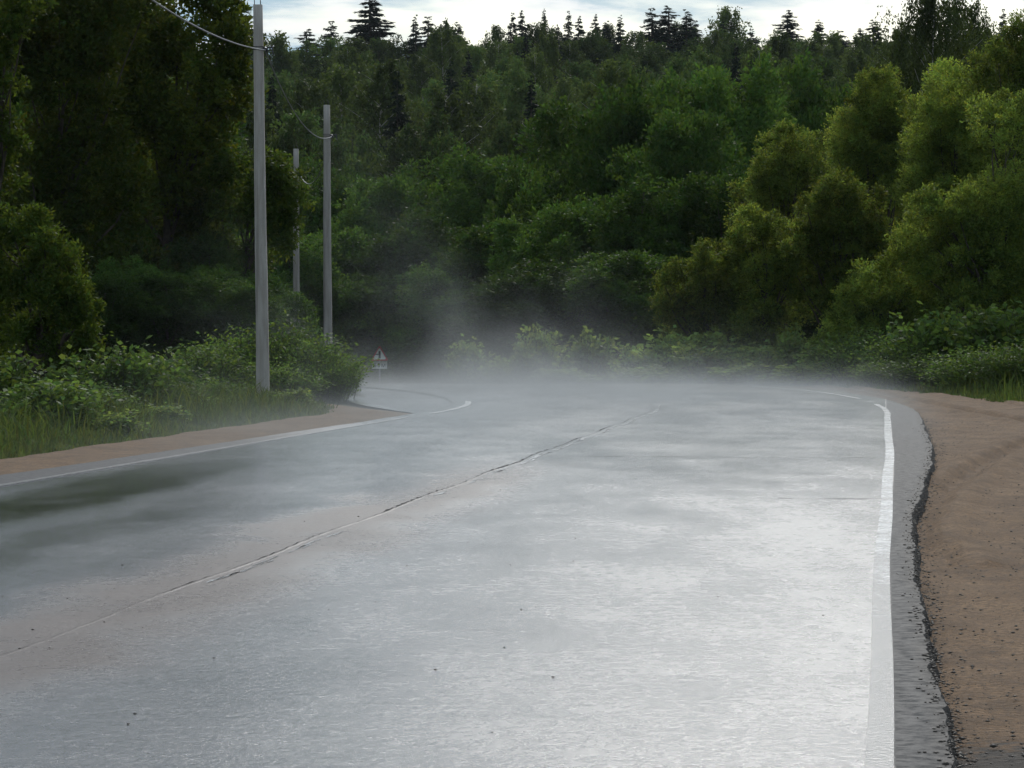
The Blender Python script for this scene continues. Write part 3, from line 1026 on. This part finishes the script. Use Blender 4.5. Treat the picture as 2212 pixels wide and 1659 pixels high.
def spruce_variant(seed, h, w, layers, L, W, dens=9):
    rg = np.random.default_rng(seed)
    P, A, SZ = [], [], []
    for k in range(layers):
        f = (k + 0.3) / layers                      # 0 top .. 1 bottom
        z = h * (1 - 0.93 * f)
        rl = w / 2 * (0.06 + 0.94 * f ** 0.85) * rg.uniform(0.8, 1.15)
        nb = int(5 + 6 * f)
        for b in range(nb):
            a = rg.uniform(0, 6.283)
            ln = rl * rg.uniform(0.55, 1.15)
            m = max(4, int(dens * ln / w * 4) + 3)
            t = rg.uniform(0.05, 1, m * 4)
            r = t * ln
            sag = -0.48 * r + 0.26 * r * t
            side = rg.normal(size=len(t)) * 0.10 * ln * (0.3 + t)
            zj = z + rg.uniform(-1.7, 1.7) * h / layers
            x = math.cos(a) * r - math.sin(a) * side
            y = math.sin(a) * r + math.cos(a) * side
            SZ.append(np.full(len(t), 0.35 + 0.75 * f ** 0.7))
            P.append(np.column_stack([x, y, zj + sag + rg.normal(size=len(t)) * 0.03]))
            A.append(np.column_stack([math.cos(a) + 0.5 * rg.normal(size=len(t)), math.sin(a) + 0.5 * rg.normal(size=len(t)), -0.35 + 0.3 * rg.normal(size=len(t))]))
    n = 24
    SZ.append(np.full(n, 0.4))
    P.append(np.column_stack([rg.normal(size=(n, 2)) * 0.04, rg.uniform(h * 0.93, h, n)]))
    A.append(np.column_stack([rg.normal(size=(n, 2)) * 0.4, np.full(n, 0.8)]))
    P, A, SZ = np.vstack(P), np.vstack(A), np.concatenate(SZ)
    g = np.clip(1 + rg.normal(0, 0.2, len(P)), 0.5, 1.6)
    V, Q, t = leaves_at(rg, P, unit(A), L * SZ, W * SZ, np.column_stack([g, g, g]), 0.1, up=0.9)
    tr = Geo()
    tr.tube([(0, 0, -0.5), (0, 0, h * 0.5), (0, 0, h * 0.97)], [0.018 * h, 0.010 * h, 0.002 * h], 6)
    return (tr.mesh('trunk', M['bark'], True), mesh('crown', V, Q, M['spruce'], t), h, w)


def birch_variant(seed, h, w, strands, L, W, base_f=0.3, m='birch', per=26, r0=0.14):
    rg = np.random.default_rng(seed)
    g = Geo()
    t = np.linspace(0, 1, 10)
    P = np.column_stack([0.02 * h * np.sin(t * 4 + seed), 0.02 * h * np.cos(t * 3 + seed), -0.4 + t * (h + 0.2)])
    P[:, :2] -= P[0, :2]
    g.tube(P, r0 * (1 - 0.9 * t), 7)
    LP, LA = [], []
    nb = 26
    tips = []
    for k in range(nb):
        f = base_f + (1 - base_f) * (k + rg.random()) / nb
        a = k * 2.4 + rg.uniform(-0.4, 0.4)
        env = math.sin(min(1, (1 - f) / (1 - base_f) * 1.15 + 0.12) * math.pi * 0.62)
        ln = w / 2 * max(0.15, env) * rg.uniform(0.75, 1.1)
        s = np.array([np.interp(f, t, P[:, j]) for j in range(3)])
        e = s + np.array([math.cos(a) * ln, math.sin(a) * ln, ln * 0.75])
        mm = (s + e) / 2 + np.array([0, 0, 0.08 * ln])
        rr = r0 * (1 - 0.9 * f) * 0.5 + 0.008
        g.tube([s, mm, e], [rr, rr * 0.6, rr * 0.25], 5, cap=False)
        for q in range(int(strands / nb)):
            tt = rg.uniform(0.3, 1.05)
            o = s + (e - s) * tt + rg.normal(size=3) * 0.13 * ln
            sl = rg.uniform(0.06, 0.17) * h * (0.6 + 0.4 * tt)
            ff = rg.uniform(0, 1, per)
            dr = np.array([math.cos(a) * 0.2 + rg.normal() * 0.15, math.sin(a) * 0.2 + rg.normal() * 0.15, -1.0])
            pts = o + np.outer(ff * sl, dr) + rg.normal(size=(per, 3)) * 0.05 * (L / 0.1)
            LP.append(pts)
            LA.append(rg.normal(size=(per, 3)) * 0.6 + np.array([0, 0, -0.6]))
    LP, LA = np.vstack(LP), np.vstack(LA)
    gg = np.clip(1 + np.repeat(rg.normal(0, 0.2, len(LP) // per), per) + rg.normal(0, 0.15, len(LP)), 0.5, 1.7)
    V, Q, tn = leaves_at(rg, LP, unit(LA), L, W, np.column_stack([gg * 1.03, gg, gg]), 0.1, up=0.3)
    return (g.mesh('trunk', M['birchbark'], True), mesh('crown', V, Q, M[m], tn), h, w)


MID = [broad_variant(100 + i, 12, 7.0, 0.12, 15, 9, 0.19, 0.10, M['broad'], lai=1.9, up=0.45) for i in range(4)]
FAR = [broad_variant(200 + i, 15, [8.0, 7.0, 7.5, 6.5][i], [0.2, 0.25, 0.18, 0.3][i], 13, 6, 0.27, 0.16, M['far'], shape=['round', 'cone', 'round', 'cone'][i], lai=1.8, up=0.5) for i in range(4)]
FBIR = [birch_variant(300 + i, 16, 6.0, 300, 0.34, 0.20, 0.28, 'birch', per=22, r0=0.17) for i in range(3)]
SPR = [spruce_variant(400 + i, 15, [5.2, 4.4, 6.4][i], 52, 0.50, 0.19, 13) for i in range(3)]


def place(name, var, x, y, h, wf, rz, label, cat, group=None, zoff=0.0):
    tr, cr, vh, vw = var
    s = h / vh
    return tree_thing(name, (x, y, float(land(x, y)) - 0.1 + zoff), tr, cr, label, cat, group, rz, (s * wf, s * wf, s))


rg = np.random.default_rng(5)
# --- broad dark green trees behind the bend: (u, v of top, width px, depth, label)
MT = [
    (1330, 160, 330, 138, 'broad dark green tree left of the tallest tree above the bend'),
    (1560, 125, 340, 143, 'tallest broad dark green tree in the middle, behind the willows'),
    (1745, 100, 300, 150, 'broad tree behind the round topped willow, below the skyline spruce'),
    (1450, 215, 300, 128, 'dark tree standing in front between the two tallest broad trees'),
    (1215, 285, 260, 150, 'rounded tree at the left foot of the broad dark trees'),
    (1085, 320, 320, 163, 'wide low crown in the centre of the valley wood'),
    (955, 330, 300, 170, 'low rounded crown right of the middle pole'),
    (820, 365, 270, 163, 'low crown directly right of the middle pole'),
    (700, 350, 260, 172, 'crown seen behind the middle pole'),
    (610, 330, 240, 178, 'crown seen between the nearest and the farthest pole'),
    (900, 440, 300, 141, 'dark green tree behind the warning sign'),
    (1045, 475, 280, 137, 'dark green tree behind the tallest wisp of mist'),
    (770, 480, 260, 143, 'dark green tree touching the middle pole'),
    (1200, 430, 280, 124, 'shaded tree below the rounded tree left of centre'),
    (1390, 370, 300, 120, 'very dark tree in the shade above the mist'),
    (1560, 360, 280, 119, 'shaded tree half hidden by the small willow crown'),
    (640, 480, 240, 140, 'tree behind the farthest pole'),
    (970, 580, 280, 135, 'low dark tree in the mist right of the warning sign'),
    (1150, 560, 290, 108, 'low dark tree in the mist left of the centre of the bend'),
    (1320, 540, 290, 107, 'low dark tree in the mist at the centre of the bend'),
    (820, 590, 240, 137, 'low dark tree rising behind the warning sign post'),
    (1960, 330, 260, 118, 'dark tree showing between the willow crowns'),
    (2120, 330, 260, 112, 'dark tree behind the willows at the right border'),
    (1690, 520, 260, 108, 'dark tree in the gap behind the low willows'),
    (1850, 560, 280, 104, 'dark tree deep behind the willow dome'),
    (2040, 590, 280, 98, 'dark tree low behind the right border willows'),
    (1930, 235, 200, 135, 'green leafy tree just below the white birch trunk'),
]
for i, (u, v, wpx, d, lab) in enumerate(MT):
    c = px(u, v, d)
    h = c[2] - float(land(c[0], d)) + 0.3
    var = MID[i % 4]
    place('broadleaf_tree', var, c[0], d, h, (wpx / F * d * 1.12) / (var[3] * h / var[2]), rg.uniform(0, 6.28), lab, 'tree', 'broad trees behind the bend')

for i in range(16):
    d = 86 + 44 * (i / 15)
    x = px([-20, 270, 180, 300, 80, 250, 290, 220][i % 8], 0, d)[0] - (0.6 if i > 8 else 0)
    var = MID[i % 4]
    place('broadleaf_tree', var, x, d, 7.8 + 1.2 * math.sin(i * 1.7), 0.95, i * 1.1, 'dark tree deep in the shade of the left wood', 'tree', 'trees deep in the left wood')

for i, (u, d, h) in enumerate([(-20, 92, 13.5), (120, 97, 14.5), (250, 101, 13.5), (330, 106, 12.0), (50, 104, 15)]):
    place('broadleaf_tree', MID[(i + 2) % 4], px(u, 0, d)[0], d, h, 0.85, i * 1.4, 'tall dark tree deep in the left wood behind the front row', 'tree', 'tall trees deep in the left wood')

for i, (u, v, d) in enumerate([(215, 600, 72), (290, 560, 74), (360, 600, 73), (430, 580, 75), (500, 610, 73), (560, 600, 76), (250, 480, 78), (470, 500, 79)]):
    c = px(u, v, d)
    var = MID[(i + 1) % 4]
    h = c[2] + 0.3
    place('understorey_tree', var, c[0], d, h, 1.9 / (var[3] * h / var[2]) * 1.3, i * 2.1, '%s low dark sapling from the left under the tall dark trees' % ['first', 'third', 'fourth', 'fifth', 'seventh', 'eighth', 'second', 'sixth'][i], 'tree', 'saplings under the dark trees')

# --- tall birch at the upper right
bv = birch_variant(350, 20, 8.4, 1050, 0.17, 0.095, 0.38, 'birch', per=34, r0=0.15)
cb = px(2015, 0, 150)
place('birch_tree', bv, cb[0], 150, 20.5, 0.74, 1.0, 'tall white trunked birch with hanging branches at the upper right', 'tree')
cb = px(2105, 0, 158)
place('birch_tree', bv, cb[0], 158, 20.0, 0.66, 3.0, 'thinner birch crown right of the white trunk, cut off by the top', 'tree')

# --- forest over the hill
pts = []
tries = 0
while tries < 60000 and len(pts) < 430:
    tries += 1
    y = 186 + (440 - 186) * rg.random() ** 1.15
    x = rg.uniform(-0.085 * y - 6, 0.163 * y + 6)
    sp = 5.2 + (y - 186) * 0.012
    if all((x - a) ** 2 + (y - b) ** 2 > sp * sp for a, b in pts):
        pts.append((x, y))
for i, (x, y) in enumerate(pts):
    q = rg.random()
    if q < 0.28:
        place('hill_birch', FBIR[i % 3], x, y, rg.uniform(11, 16.5), rg.uniform(0.75, 1.0), rg.uniform(0, 6.28), 'slender pale trunked birch in the forest covering the far hill', 'tree', 'birches on the far hill')
    elif q < 0.33:
        place('hill_spruce', SPR[i % 3], x, y, rg.uniform(11, 16), rg.uniform(0.8, 1.1), rg.uniform(0, 6.28), 'dark spruce among the broadleaf trees of the far hill', 'tree', 'spruces on the far hill')
    else:
        place('hill_tree', FAR[i % 4], x, y, rg.uniform(9.0, 15.5), rg.uniform(0.65, 1.0), rg.uniform(0, 6.28), 'green broadleaf tree in the forest covering the far hill', 'tree', 'broadleaf trees on the far hill')

for i, u in enumerate(range(470, 2290, 50)):
    d = 408 + 16 * math.sin(i * 1.9)
    v = 74 + 12 * math.sin(i * 2.3) + 6 * math.sin(i * 0.7)
    c = px(u, v, d)
    h = max(6.0, c[2] - float(land(c[0], d)))
    if i % 4 == 2:
        place('hill_birch', FBIR[i % 3], c[0], d, h, 1.3, i * 1.3, 'slender pale trunked birch in the forest covering the far hill', 'tree', 'birches on the far hill')
    else:
        place('hill_tree', FAR[i % 4], c[0], d, h, 0.9, i * 1.3, 'green broadleaf tree in the forest covering the far hill', 'tree', 'broadleaf trees on the far hill')

# --- spruces on the skyline: (u, v of tip, width px, label)
SK = [
    (522, 2, 60, 'spruce tip on the skyline left of the nearest pole top'),
    (800, -8, 150, 'biggest spruce on the skyline, broad and black against the cloud'),
    (716, 52, 40, None), (663, 68, 34, None), (898, 40, 24, None), (925, 42, 44, 'dark spruce right of the biggest one, wider than its slim neighbours'),
    (968, 55, 22, None), (990, 55, 30, None), (1108, 34, 32, None), (1128, 28, 36, None), (1175, 26, 28, None), (1228, 30, 24, None),
    (1285, 36, 30, None), (1340, 40, 26, None), (1408, 24, 62, 'left one of the two broad pines side by side on the skyline'), (1444, 18, 60, 'right one of the two broad pines side by side on the skyline'),
    (1482, 28, 50, None), (1500, 50, 44, None), (1560, 52, 30, None), (1580, 46, 26, None), (1622, 68, 22, None),
    (1700, 28, 62, 'single tall spruce standing out above the broad trees on the right skyline'), (1768, 50, 40, None), (1812, 72, 34, None),
    (1860, 66, 30, None), (1885, 50, 60, None), (2165, 26, 34, None), (1250, 40, 30, None), (1310, 52, 30, None)]
ORD = ['first', 'second', 'third', 'fourth', 'fifth', 'sixth', 'seventh', 'eighth', 'ninth', 'tenth', 'eleventh', 'twelfth']
ANCH = [(568, 'the nearest pole top'), (800, 'the biggest spruce'), (1426, 'the pair of broad pines'), (1700, 'the single tall spruce'), (2015, 'the white trunked birch')]
cnt = {}
for u_ in sorted(q[0] for q in SK if q[3] is None):
    an = [a for a in ANCH if a[0] < u_][-1]
    cnt.setdefault(an[1], []).append(u_)
auto = {u_: '%s slim spruce tip on the skyline to the right of %s' % (ORD[k], an) for an, us in cnt.items() for k, u_ in enumerate(us)}
for i, (u, v, wpx, lab) in enumerate(SK):
    d = 425 + 14 * math.sin(i * 2.7)
    c = px(u, v, d)
    h = max(4.0, c[2] - float(land(c[0], d)) + 0.1)
    var = SPR[i % 3]
    s = h / var[2]
    # width in the picture holds for the visible tip; the hidden lower part is wider
    wf = max(0.8, min(2.6, wpx / (95 - min(v, 70)) * var[2] / var[3] * (1.0 if lab else 0.75)))
    place('skyline_spruce', var, c[0], d, h, wf, i * 1.3, lab or auto[u], 'tree', 'spruces along the skyline')


# ------------------------------------------------------------------ shrubs, weeds and grass
def shrub_variant(seed, h, w, stems, L, W, m, per=16, droop=0.25):
    """many arching stems with paired leaves"""
    rg = np.random.default_rng(seed)
    g = Geo()
    LP, LA, G = [], [], []
    for k in range(stems):
        a = rg.uniform(0, 6.283)
        b0 = np.array([rg.normal() * 0.12 * w, rg.normal() * 0.12 * w, -0.05])
        reach = w / 2 * math.sqrt(rg.random())
        hh = h * rg.uniform(0.55, 1.0) * (1 - 0.35 * (reach / (w / 2)) ** 2)
        e = b0 + np.array([math.cos(a) * reach, math.sin(a) * reach, hh])
        m1 = b0 * 0.4 + e * 0.6 + np.array([0, 0, 0.18 * hh])
        g.tube([b0, b0 * 0.65 + m1 * 0.35, m1, e], [0.014, 0.011, 0.008, 0.004], 4, cap=False)
        t = rg.uniform(0.25, 1.0, per)
        q = np.where(t[:, None] < 0.6, b0 + (m1 - b0) * (t / 0.6)[:, None], m1 + (e - m1) * ((t - 0.6) / 0.4)[:, None])
        q = q + rg.normal(size=(per, 3)) * np.array([0.09 * w, 0.09 * w, 0.06 * h]) * 0.7
        LP.append(q)
        LA.append(unit(rg.normal(size=(per, 3)) * np.array([1, 1, 0.5]) + np.array([0, 0, 0.25])))
        G.append(np.full(per, rg.normal(0, 0.15)) + rg.normal(0, 0.16, per))
    LP, LA, G = np.vstack(LP), np.vstack(LA), np.clip(1 + np.concatenate(G), 0.5, 1.7)
    yel = np.clip(rg.normal(0.02, 0.1, len(G)), -0.15, 0.3)
    V, Q, tn = leaves_at(rg, LP, LA, L, W, np.column_stack([G * (1 + yel), G, G * (1 - 0.5 * yel)]), droop, up=1.2)
    return (g.mesh('stems', M['stem'], True), mesh('leaves', V, Q, m, tn), h, w)


def put_shrub(name, var, u, v, d, vtop, wpx, label, cat='shrub', group=None, rz=0.0):
    c = px(u, vtop, d)
    zb = float(land(c[0], d)) - 0.08
    h = max(0.3, c[2] - zb)
    s = h / var[2]
    wf = (wpx / F * d) / (var[3] * s)
    root = empty(name, (c[0], d, zb), rz, (s * wf, s * wf, s))
    tag(root, label, cat, group)
    link('stems', var[0], root)
    link('leaves', var[1], root)


SH_BIG = [shrub_variant(500 + i, 1.8, 2.0, 110, 0.15, 0.10, M['shrub'], per=22) for i in range(2)]      # large leaved (hazel, raspberry)
SH_FINE = [shrub_variant(510 + i, 1.8, 2.2, 150, 0.10, 0.05, M['shrub'], per=34) for i in range(3)]
WEED = [shrub_variant(520 + i, 1.4, 1.2, 70, 0.15, 0.085, M['weed'], per=26, droop=0.1) for i in range(3)]

SHR = [
    # left verge, large leaves in front of the bush
    ('hazel_shrub', SH_BIG[0], 30, 47, 735, 210, 'large leaved shrub at the left border under the sunlit bush'),
    ('hazel_shrub', SH_BIG[1], 120, 45, 790, 200, 'broad leaved shrub in the corner between bush and grass'),
    ('hazel_shrub', SH_BIG[0], 250, 53, 715, 190, 'large leaved shrub with arching shoots against the dark trees'),
    ('hazel_shrub', SH_BIG[1], 330, 56, 745, 180, 'leafy shrub right of the arching shoots'),
    ('bramble', SH_FINE[0], 60, 46, 830, 200, 'low bramble along the grass at the left border'),
    ('bramble', SH_FINE[1], 200, 49, 815, 190, 'low bramble under the arching shoots'),
    ('bramble', SH_FINE[2], 330, 54, 800, 180, 'low tangled bramble in the thin mist of the left verge'),
    ('roadside_shrub', SH_FINE[0], 440, 64, 720, 190, 'shrub in the shade left of the nearest pole foot'),
    ('roadside_shrub', SH_FINE[1], 510, 67, 690, 170, 'taller shrub touching the nearest pole on its left side'),
    ('roadside_shrub', SH_FINE[2], 620, 67, 668, 190, 'yellow green shrub right of the nearest pole'),
    ('roadside_shrub', SH_FINE[0], 690, 66, 705, 170, 'shrub hiding the foot of the middle pole'),
    ('roadside_shrub', SH_FINE[1], 716, 65, 765, 105, 'low shrub at the end of the left verge, near the gravel tip'),
    ('roadside_shrub', SH_FINE[2], 620, 64, 770, 150, 'low shrub directly behind the grass right of the nearest pole'),
    ('roadside_shrub', SH_FINE[1], 430, 60, 800, 150, 'low shrub on the grass left of the nearest pole'),
    ('roadside_shrub', SH_FINE[0], 757, 72, 752, 45, 'small light shrub between the middle pole and the sign'),
    ('weed_clump', WEED[2], 260, 44, 880, 110, 'weeds in the grass in front of the tangled bramble'),
    ('weed_clump', WEED[0], 360, 49, 868, 100, 'weeds in the misty grass halfway to the nearest pole'),
    ('weed_clump', WEED[1], 455, 55, 850, 90, 'weeds in the grass just left of the nearest pole foot'),
    ('weed_clump', WEED[2], 640, 60, 835, 90, 'weeds in the grass right of the nearest pole foot'),
    # far side of the bend
    ('weed_clump', WEED[0], 1010, 96, 735, 90, 'faint weed clump in the thick mist right of the sign'),
    ('weed_clump', WEED[1], 1075, 95, 765, 100, 'low misty weed clump left of the tall spiky one'),
    ('weed_clump', WEED[2], 1165, 94, 703, 90, 'tall spiky weed clump at the centre of the bend'),
    ('weed_clump', WEED[0], 1130, 93, 740, 90, 'misty weed clump leaning on the tall spiky one'),
    ('weed_clump', WEED[1], 1275, 92, 713, 120, 'fan shaped weed clump right of the tall spiky one'),
    ('weed_clump', WEED[2], 1370, 91, 752, 100, 'low weed clump between the fan shaped clump and the wide light one'),
    ('weed_clump', WEED[0], 1450, 90, 716, 150, 'wide light green weed clump in the middle of the far roadside'),
    ('weed_clump', WEED[1], 1550, 89, 708, 110, 'upright weed clump under the low willow'),
    ('weed_clump', WEED[2], 1510, 88, 742, 140, 'light weed clump filling between the two brightest ones'),
    ('weed_clump', WEED[0], 1640, 87, 748, 120, 'grey green weed clump under the two knobbed willow'),
    ('weed_clump', WEED[1], 1720, 86, 706, 100, 'weed clump with a tall tip below the willow dome'),
    ('weed_clump', WEED[2], 1790, 85, 735, 120, 'weed clump at the right end of the far roadside'),
    ('weed_clump', WEED[0], 1220, 88, 790, 140, 'low weeds under the fan shaped clump'),
    ('weed_clump', WEED[1], 1400, 87, 785, 150, 'low weeds under the wide light clump'),
    ('weed_clump', WEED[2], 1600, 84, 782, 150, 'low weeds at the foot of the upright clump'),
    ('weed_clump', WEED[0], 1740, 83, 780, 150, 'low weeds under the clump with the tall tip'),
    # right roadside
    ('roadside_shrub', SH_FINE[0], 1870, 82, 690, 160, 'shrub where the sand verge meets the far weeds'),
    ('roadside_shrub', SH_FINE[1], 1960, 80, 700, 180, 'dark shrub behind the sand, left of the glossy ones'),
    ('alder_shrub', SH_BIG[0], 2060, 79, 640, 190, 'glossy dark shrub on the grass behind the sand'),
    ('alder_shrub', SH_BIG[1], 2160, 77, 620, 200, 'glossy dark shrub at the right border behind the sand'),
    ('roadside_shrub', SH_FINE[2], 2000, 77, 755, 170, 'low light shrub on the right grass strip'),
    ('roadside_shrub', SH_FINE[0], 2110, 74, 735, 190, 'low bright shrub in front of the glossy dark ones'),
    ('roadside_shrub', SH_FINE[1], 2205, 72, 720, 170, 'bright shrub cut off by the right border'),
    ('roadside_shrub', SH_FINE[2], 1910, 79, 775, 120, 'small shrub at the left end of the right grass strip'),
]
for i, (nm, var, u, d, vt, wpx, lab) in enumerate(SHR):
    put_shrub(nm, var, u, 0, d, vt - (14 if nm == 'weed_clump' and d > 80 and vt < 760 else 0), wpx * (0.9 if nm == 'weed_clump' else 1.15), lab, 'weeds' if nm == 'weed_clump' else 'shrub', rz=i * 1.7)


def grass():
    rg = np.random.default_rng(77)
    roots = []
    # left verge
    n = 42000
    y = rg.uniform(22, 64, n)
    p, nn = path(y)
    edge = grass_edge(y)
    k = rg.random(n) ** 1.6 * np.interp(y, [22, 64], [2.5, 4.5])
    x = (p[:, 0] + nn[:, 0] * (edge - k))
    ok = rg.random(n) < np.clip(k * 4 + 0.25, 0, 1)
    roots.append(np.column_stack([x, p[:, 1] + nn[:, 1] * (edge - k)])[ok])
    kk = [k[ok]]
    # right verge behind the sand
    n = 22000
    s = rg.uniform(58, 96, n)
    p, nn = path(s)
    outer = np.interp(s, [-20, 40, 60, 68, 80, 110], [7.6, 7.6, 7.5, 7.6, 8.6, 7.0]) + wob(s, 0.35, 0.8, 2)
    k = rg.random(n) ** 1.3 * 4.5
    o = outer - 0.15 + k
    kk.append(k)
    q = p + nn * o[:, None]
    roots.append(q)
    Rt = np.vstack(roots)
    n = len(Rt)
    z = land(Rt[:, 0], Rt[:, 1]) - 0.07
    P = np.column_stack([Rt, z])
    kk = np.concatenate(kk)
    pn = np.sin(Rt[:, 0] * 2.3 + Rt[:, 1]) + np.sin(Rt[:, 1] * 1.9 - Rt[:, 0] * 3) + np.sin(Rt[:, 1] * 0.7 + 2)
    h = (0.06 + 0.34 * rg.random(n) ** 2.2) * (0.85 + 0.25 * pn) * np.clip(0.35 + kk * 0.9, 0, 1.5)
    h = np.clip(h, 0.04, 0.8)
    a = rg.uniform(0, 6.283, n)
    dx = np.column_stack([np.cos(a), np.sin(a), np.zeros(n)])
    w_ = np.column_stack([-np.sin(a), np.cos(a), np.zeros(n)]) * (0.008 + 0.006 * rg.random(n))[:, None]
    m1 = P + dx * (h * 0.18)[:, None] + np.array([0, 0, 1]) * (h * 0.6)[:, None]
    e = P + dx * (h * rg.uniform(0.2, 1.1, n))[:, None] + np.array([0, 0, 1]) * h[:, None]
    V = np.stack([P - w_, P + w_, m1 + w_ * 0.8, m1 - w_ * 0.8, e], 1).reshape(-1, 3)
    k = np.arange(n)[:, None] * 5
    g = np.clip(1 + rg.normal(0, 0.25, n), 0.5, 1.8)
    yel = np.clip(rg.normal(0.1, 0.15, n), -0.1, 0.5)
    t = np.repeat(np.column_stack([g * (1 + yel), g, g * (1 - 0.4 * yel)]), 5, 0)
    me = mesh('grass', V, [k + np.array([[0, 1, 2, 3]]), k + np.array([[3, 2, 4]])], M['grass'], t)
    tag(link('grass', me), 'short wild grass on both verges', 'grass', kind='stuff')


grass()


def pebbles():
    rg = np.random.default_rng(99)
    base = np.array([[1, 0, 0], [-1, 0, 0], [0, 1, 0], [0, -1, 0], [0, 0, 1], [0, 0, -0.6]], float)
    T0 = np.array([[0, 2, 4], [2, 1, 4], [1, 3, 4], [3, 0, 4], [2, 0, 5], [1, 2, 5], [3, 1, 5], [0, 3, 5]])
    n = 6500
    s = 9 + 45 * rg.random(n) ** 1.8
    a = right_line(s) + right_margin(s)
    o = a + 0.0 + rg.random(n) ** 2.8 * 2.6
    p = at_off(s, o, -0.058)
    p[:, 2] += np.clip(0.05 - (o - a) * 0.7, 0, 0.05)
    r = 0.003 + 0.009 * rg.random(n) ** 4 + np.where((s < 13) & (rg.random(n) < 0.1), 0.006, 0)
    ne = 1700
    s3 = 9.5 + 40 * rg.random(ne) ** 1.6
    a3 = right_line(s3) + right_margin(s3)
    o3 = a3 + rg.normal(0.02, 0.045, ne)
    p3 = at_off(s3, o3, 0.0)
    p3[:, 2] += np.where(o3 < a3, 0.002, np.clip(-0.9 * (o3 - a3), -0.055, 0))
    p = np.vstack([p, p3]); r = np.concatenate([r, 0.004 + 0.009 * rg.random(ne) ** 2]); n += ne
    m = 160
    s2 = 11 + 40 * rg.random(m)
    p2 = at_off(s2, rg.uniform(-3.8, 4.0, m), 0.003)
    p = np.vstack([p, p2]); r = np.concatenate([r, rg.uniform(0.003, 0.008, m)]); n += m
    V = base[None] * (r[:, None, None] * rg.uniform(0.6, 1.3, (n, 6, 1))) * np.array([1.2, 1.0, 0.6]) + p[:, None]
    T = (np.arange(n) * 6)[:, None, None] + T0[None]
    tag(link('gravel', mesh('gravel', V.reshape(-1, 3), T.reshape(-1, 3), M['pebble'])), 'small dark stones strewn over the sand shoulder', 'gravel', kind='stuff')


pebbles()


# ------------------------------------------------------------------ mist rising from the wet road
def mist():
    m, t = mat('road_steam')
    pos = t.n('ShaderNodeTexCoord').outputs['Object']
    xyz = t.n('ShaderNodeSeparateXYZ', i0=pos)
    X, Y, Z = xyz.outputs
    drop = t.math('MULTIPLY', t.math('POWER', t.math('MAXIMUM', t.math('SUBTRACT', Y, 78.0), 0.0), 2.0), 0.0012)
    H = t.math('ADD', Z, t.math('MINIMUM', drop, 3.0))                 # height above the ground
    n1 = t.noise(t.mapping(pos, (0.16, 0.10, 0.16), loc=(0.27, 0, 0)), 1.0, 3, 0.6, 0.6)
    n2 = t.noise(t.mapping(pos, (0.45, 0.25, 0.38), loc=(3, 5, 1)), 1.0, 4, 0.62, 0.8)
    hs = t.math('ADD', t.ramp(n1, 0.44, 0.60, 0.14, 0.34), t.math('MULTIPLY', t.ramp(n1, 0.55, 0.74, 0.0, 1.15), t.ramp(X, 0.3, 2.6, 1.0, 0.15)))                             # layer height varies: wisps
    lay = t.math('EXPONENT', t.math('MULTIPLY', t.math('DIVIDE', H, hs), -1.0))
    dist = t.math('MULTIPLY', t.ramp(Y, 26, 70, 0.015, 1.0), t.ramp(Y, 77, 94, 1.0, 0.13))
    lft = t.math('MULTIPLY', t.ramp(t.math('SUBTRACT', X, t.math('MULTIPLY_ADD', Y, 0.134, -8.4)), -3.2, -0.6, 0.92, 0.0), t.ramp(Y, 60, 70, 1.0, 0.0))
    rgt = t.math('MULTIPLY', t.ramp(t.math('SUBTRACT', X, t.math('MULTIPLY_ADD', Y, 0.115, -3.99)), 3.4, 5.2, 0.0, 0.94), t.ramp(Y, 72, 84, 1.0, 0.55))
    side = t.math('MULTIPLY', t.math('MULTIPLY', t.math('SUBTRACT', 1.0, lft), t.math('SUBTRACT', 1.0, rgt)), t.ramp(t.math('ABSOLUTE', t.math('SUBTRACT', X, t.math('MULTIPLY_ADD', Y, 0.075, -3.8))), 5.0, 9.0, 1.0, 0.05))
    den = t.math('MULTIPLY', t.math('MULTIPLY', lay, t.ramp(n2, 0.3, 0.7, 0.25, 1.4)), t.math('MULTIPLY', dist, side))
    den = t.math('MULTIPLY', den, 0.162)
    top = t.ramp(H, 4.0, 6.5, 1.0, 0.0)
    den = t.math('MULTIPLY', den, top)
    v = t.n('ShaderNodeVolumePrincipled', Density=den, Anisotropy=0.1)
    v.inputs['Color'].default_value = (0.89, 0.90, 0.89, 1)
    o = t.n('ShaderNodeOutputMaterial')
    t.nt.links.new(v.outputs[0], o.inputs['Volume'])
    g = Geo()
    g.box((2.0, 66, 1.2), (36, 92, 10.6))
    ob = link('mist', g.mesh('mist', m))
    tag(ob, 'pale steam drifting low over the wet road', 'mist', kind='stuff')


mist()


def haze():
    m, t = mat('valley_air')
    v = t.n('ShaderNodeVolumePrincipled', Density=0.00006, Anisotropy=0.1)
    v.inputs['Color'].default_value = (0.86, 0.92, 0.98, 1)
    o = t.n('ShaderNodeOutputMaterial')
    t.nt.links.new(v.outputs[0], o.inputs['Volume'])
    g = Geo()
    g.box((0, 425, 38), (1040, 1000, 92))
    tag(link('haze', g.mesh('haze', m)), 'thin humid air over the valley', 'haze', kind='stuff')


haze()
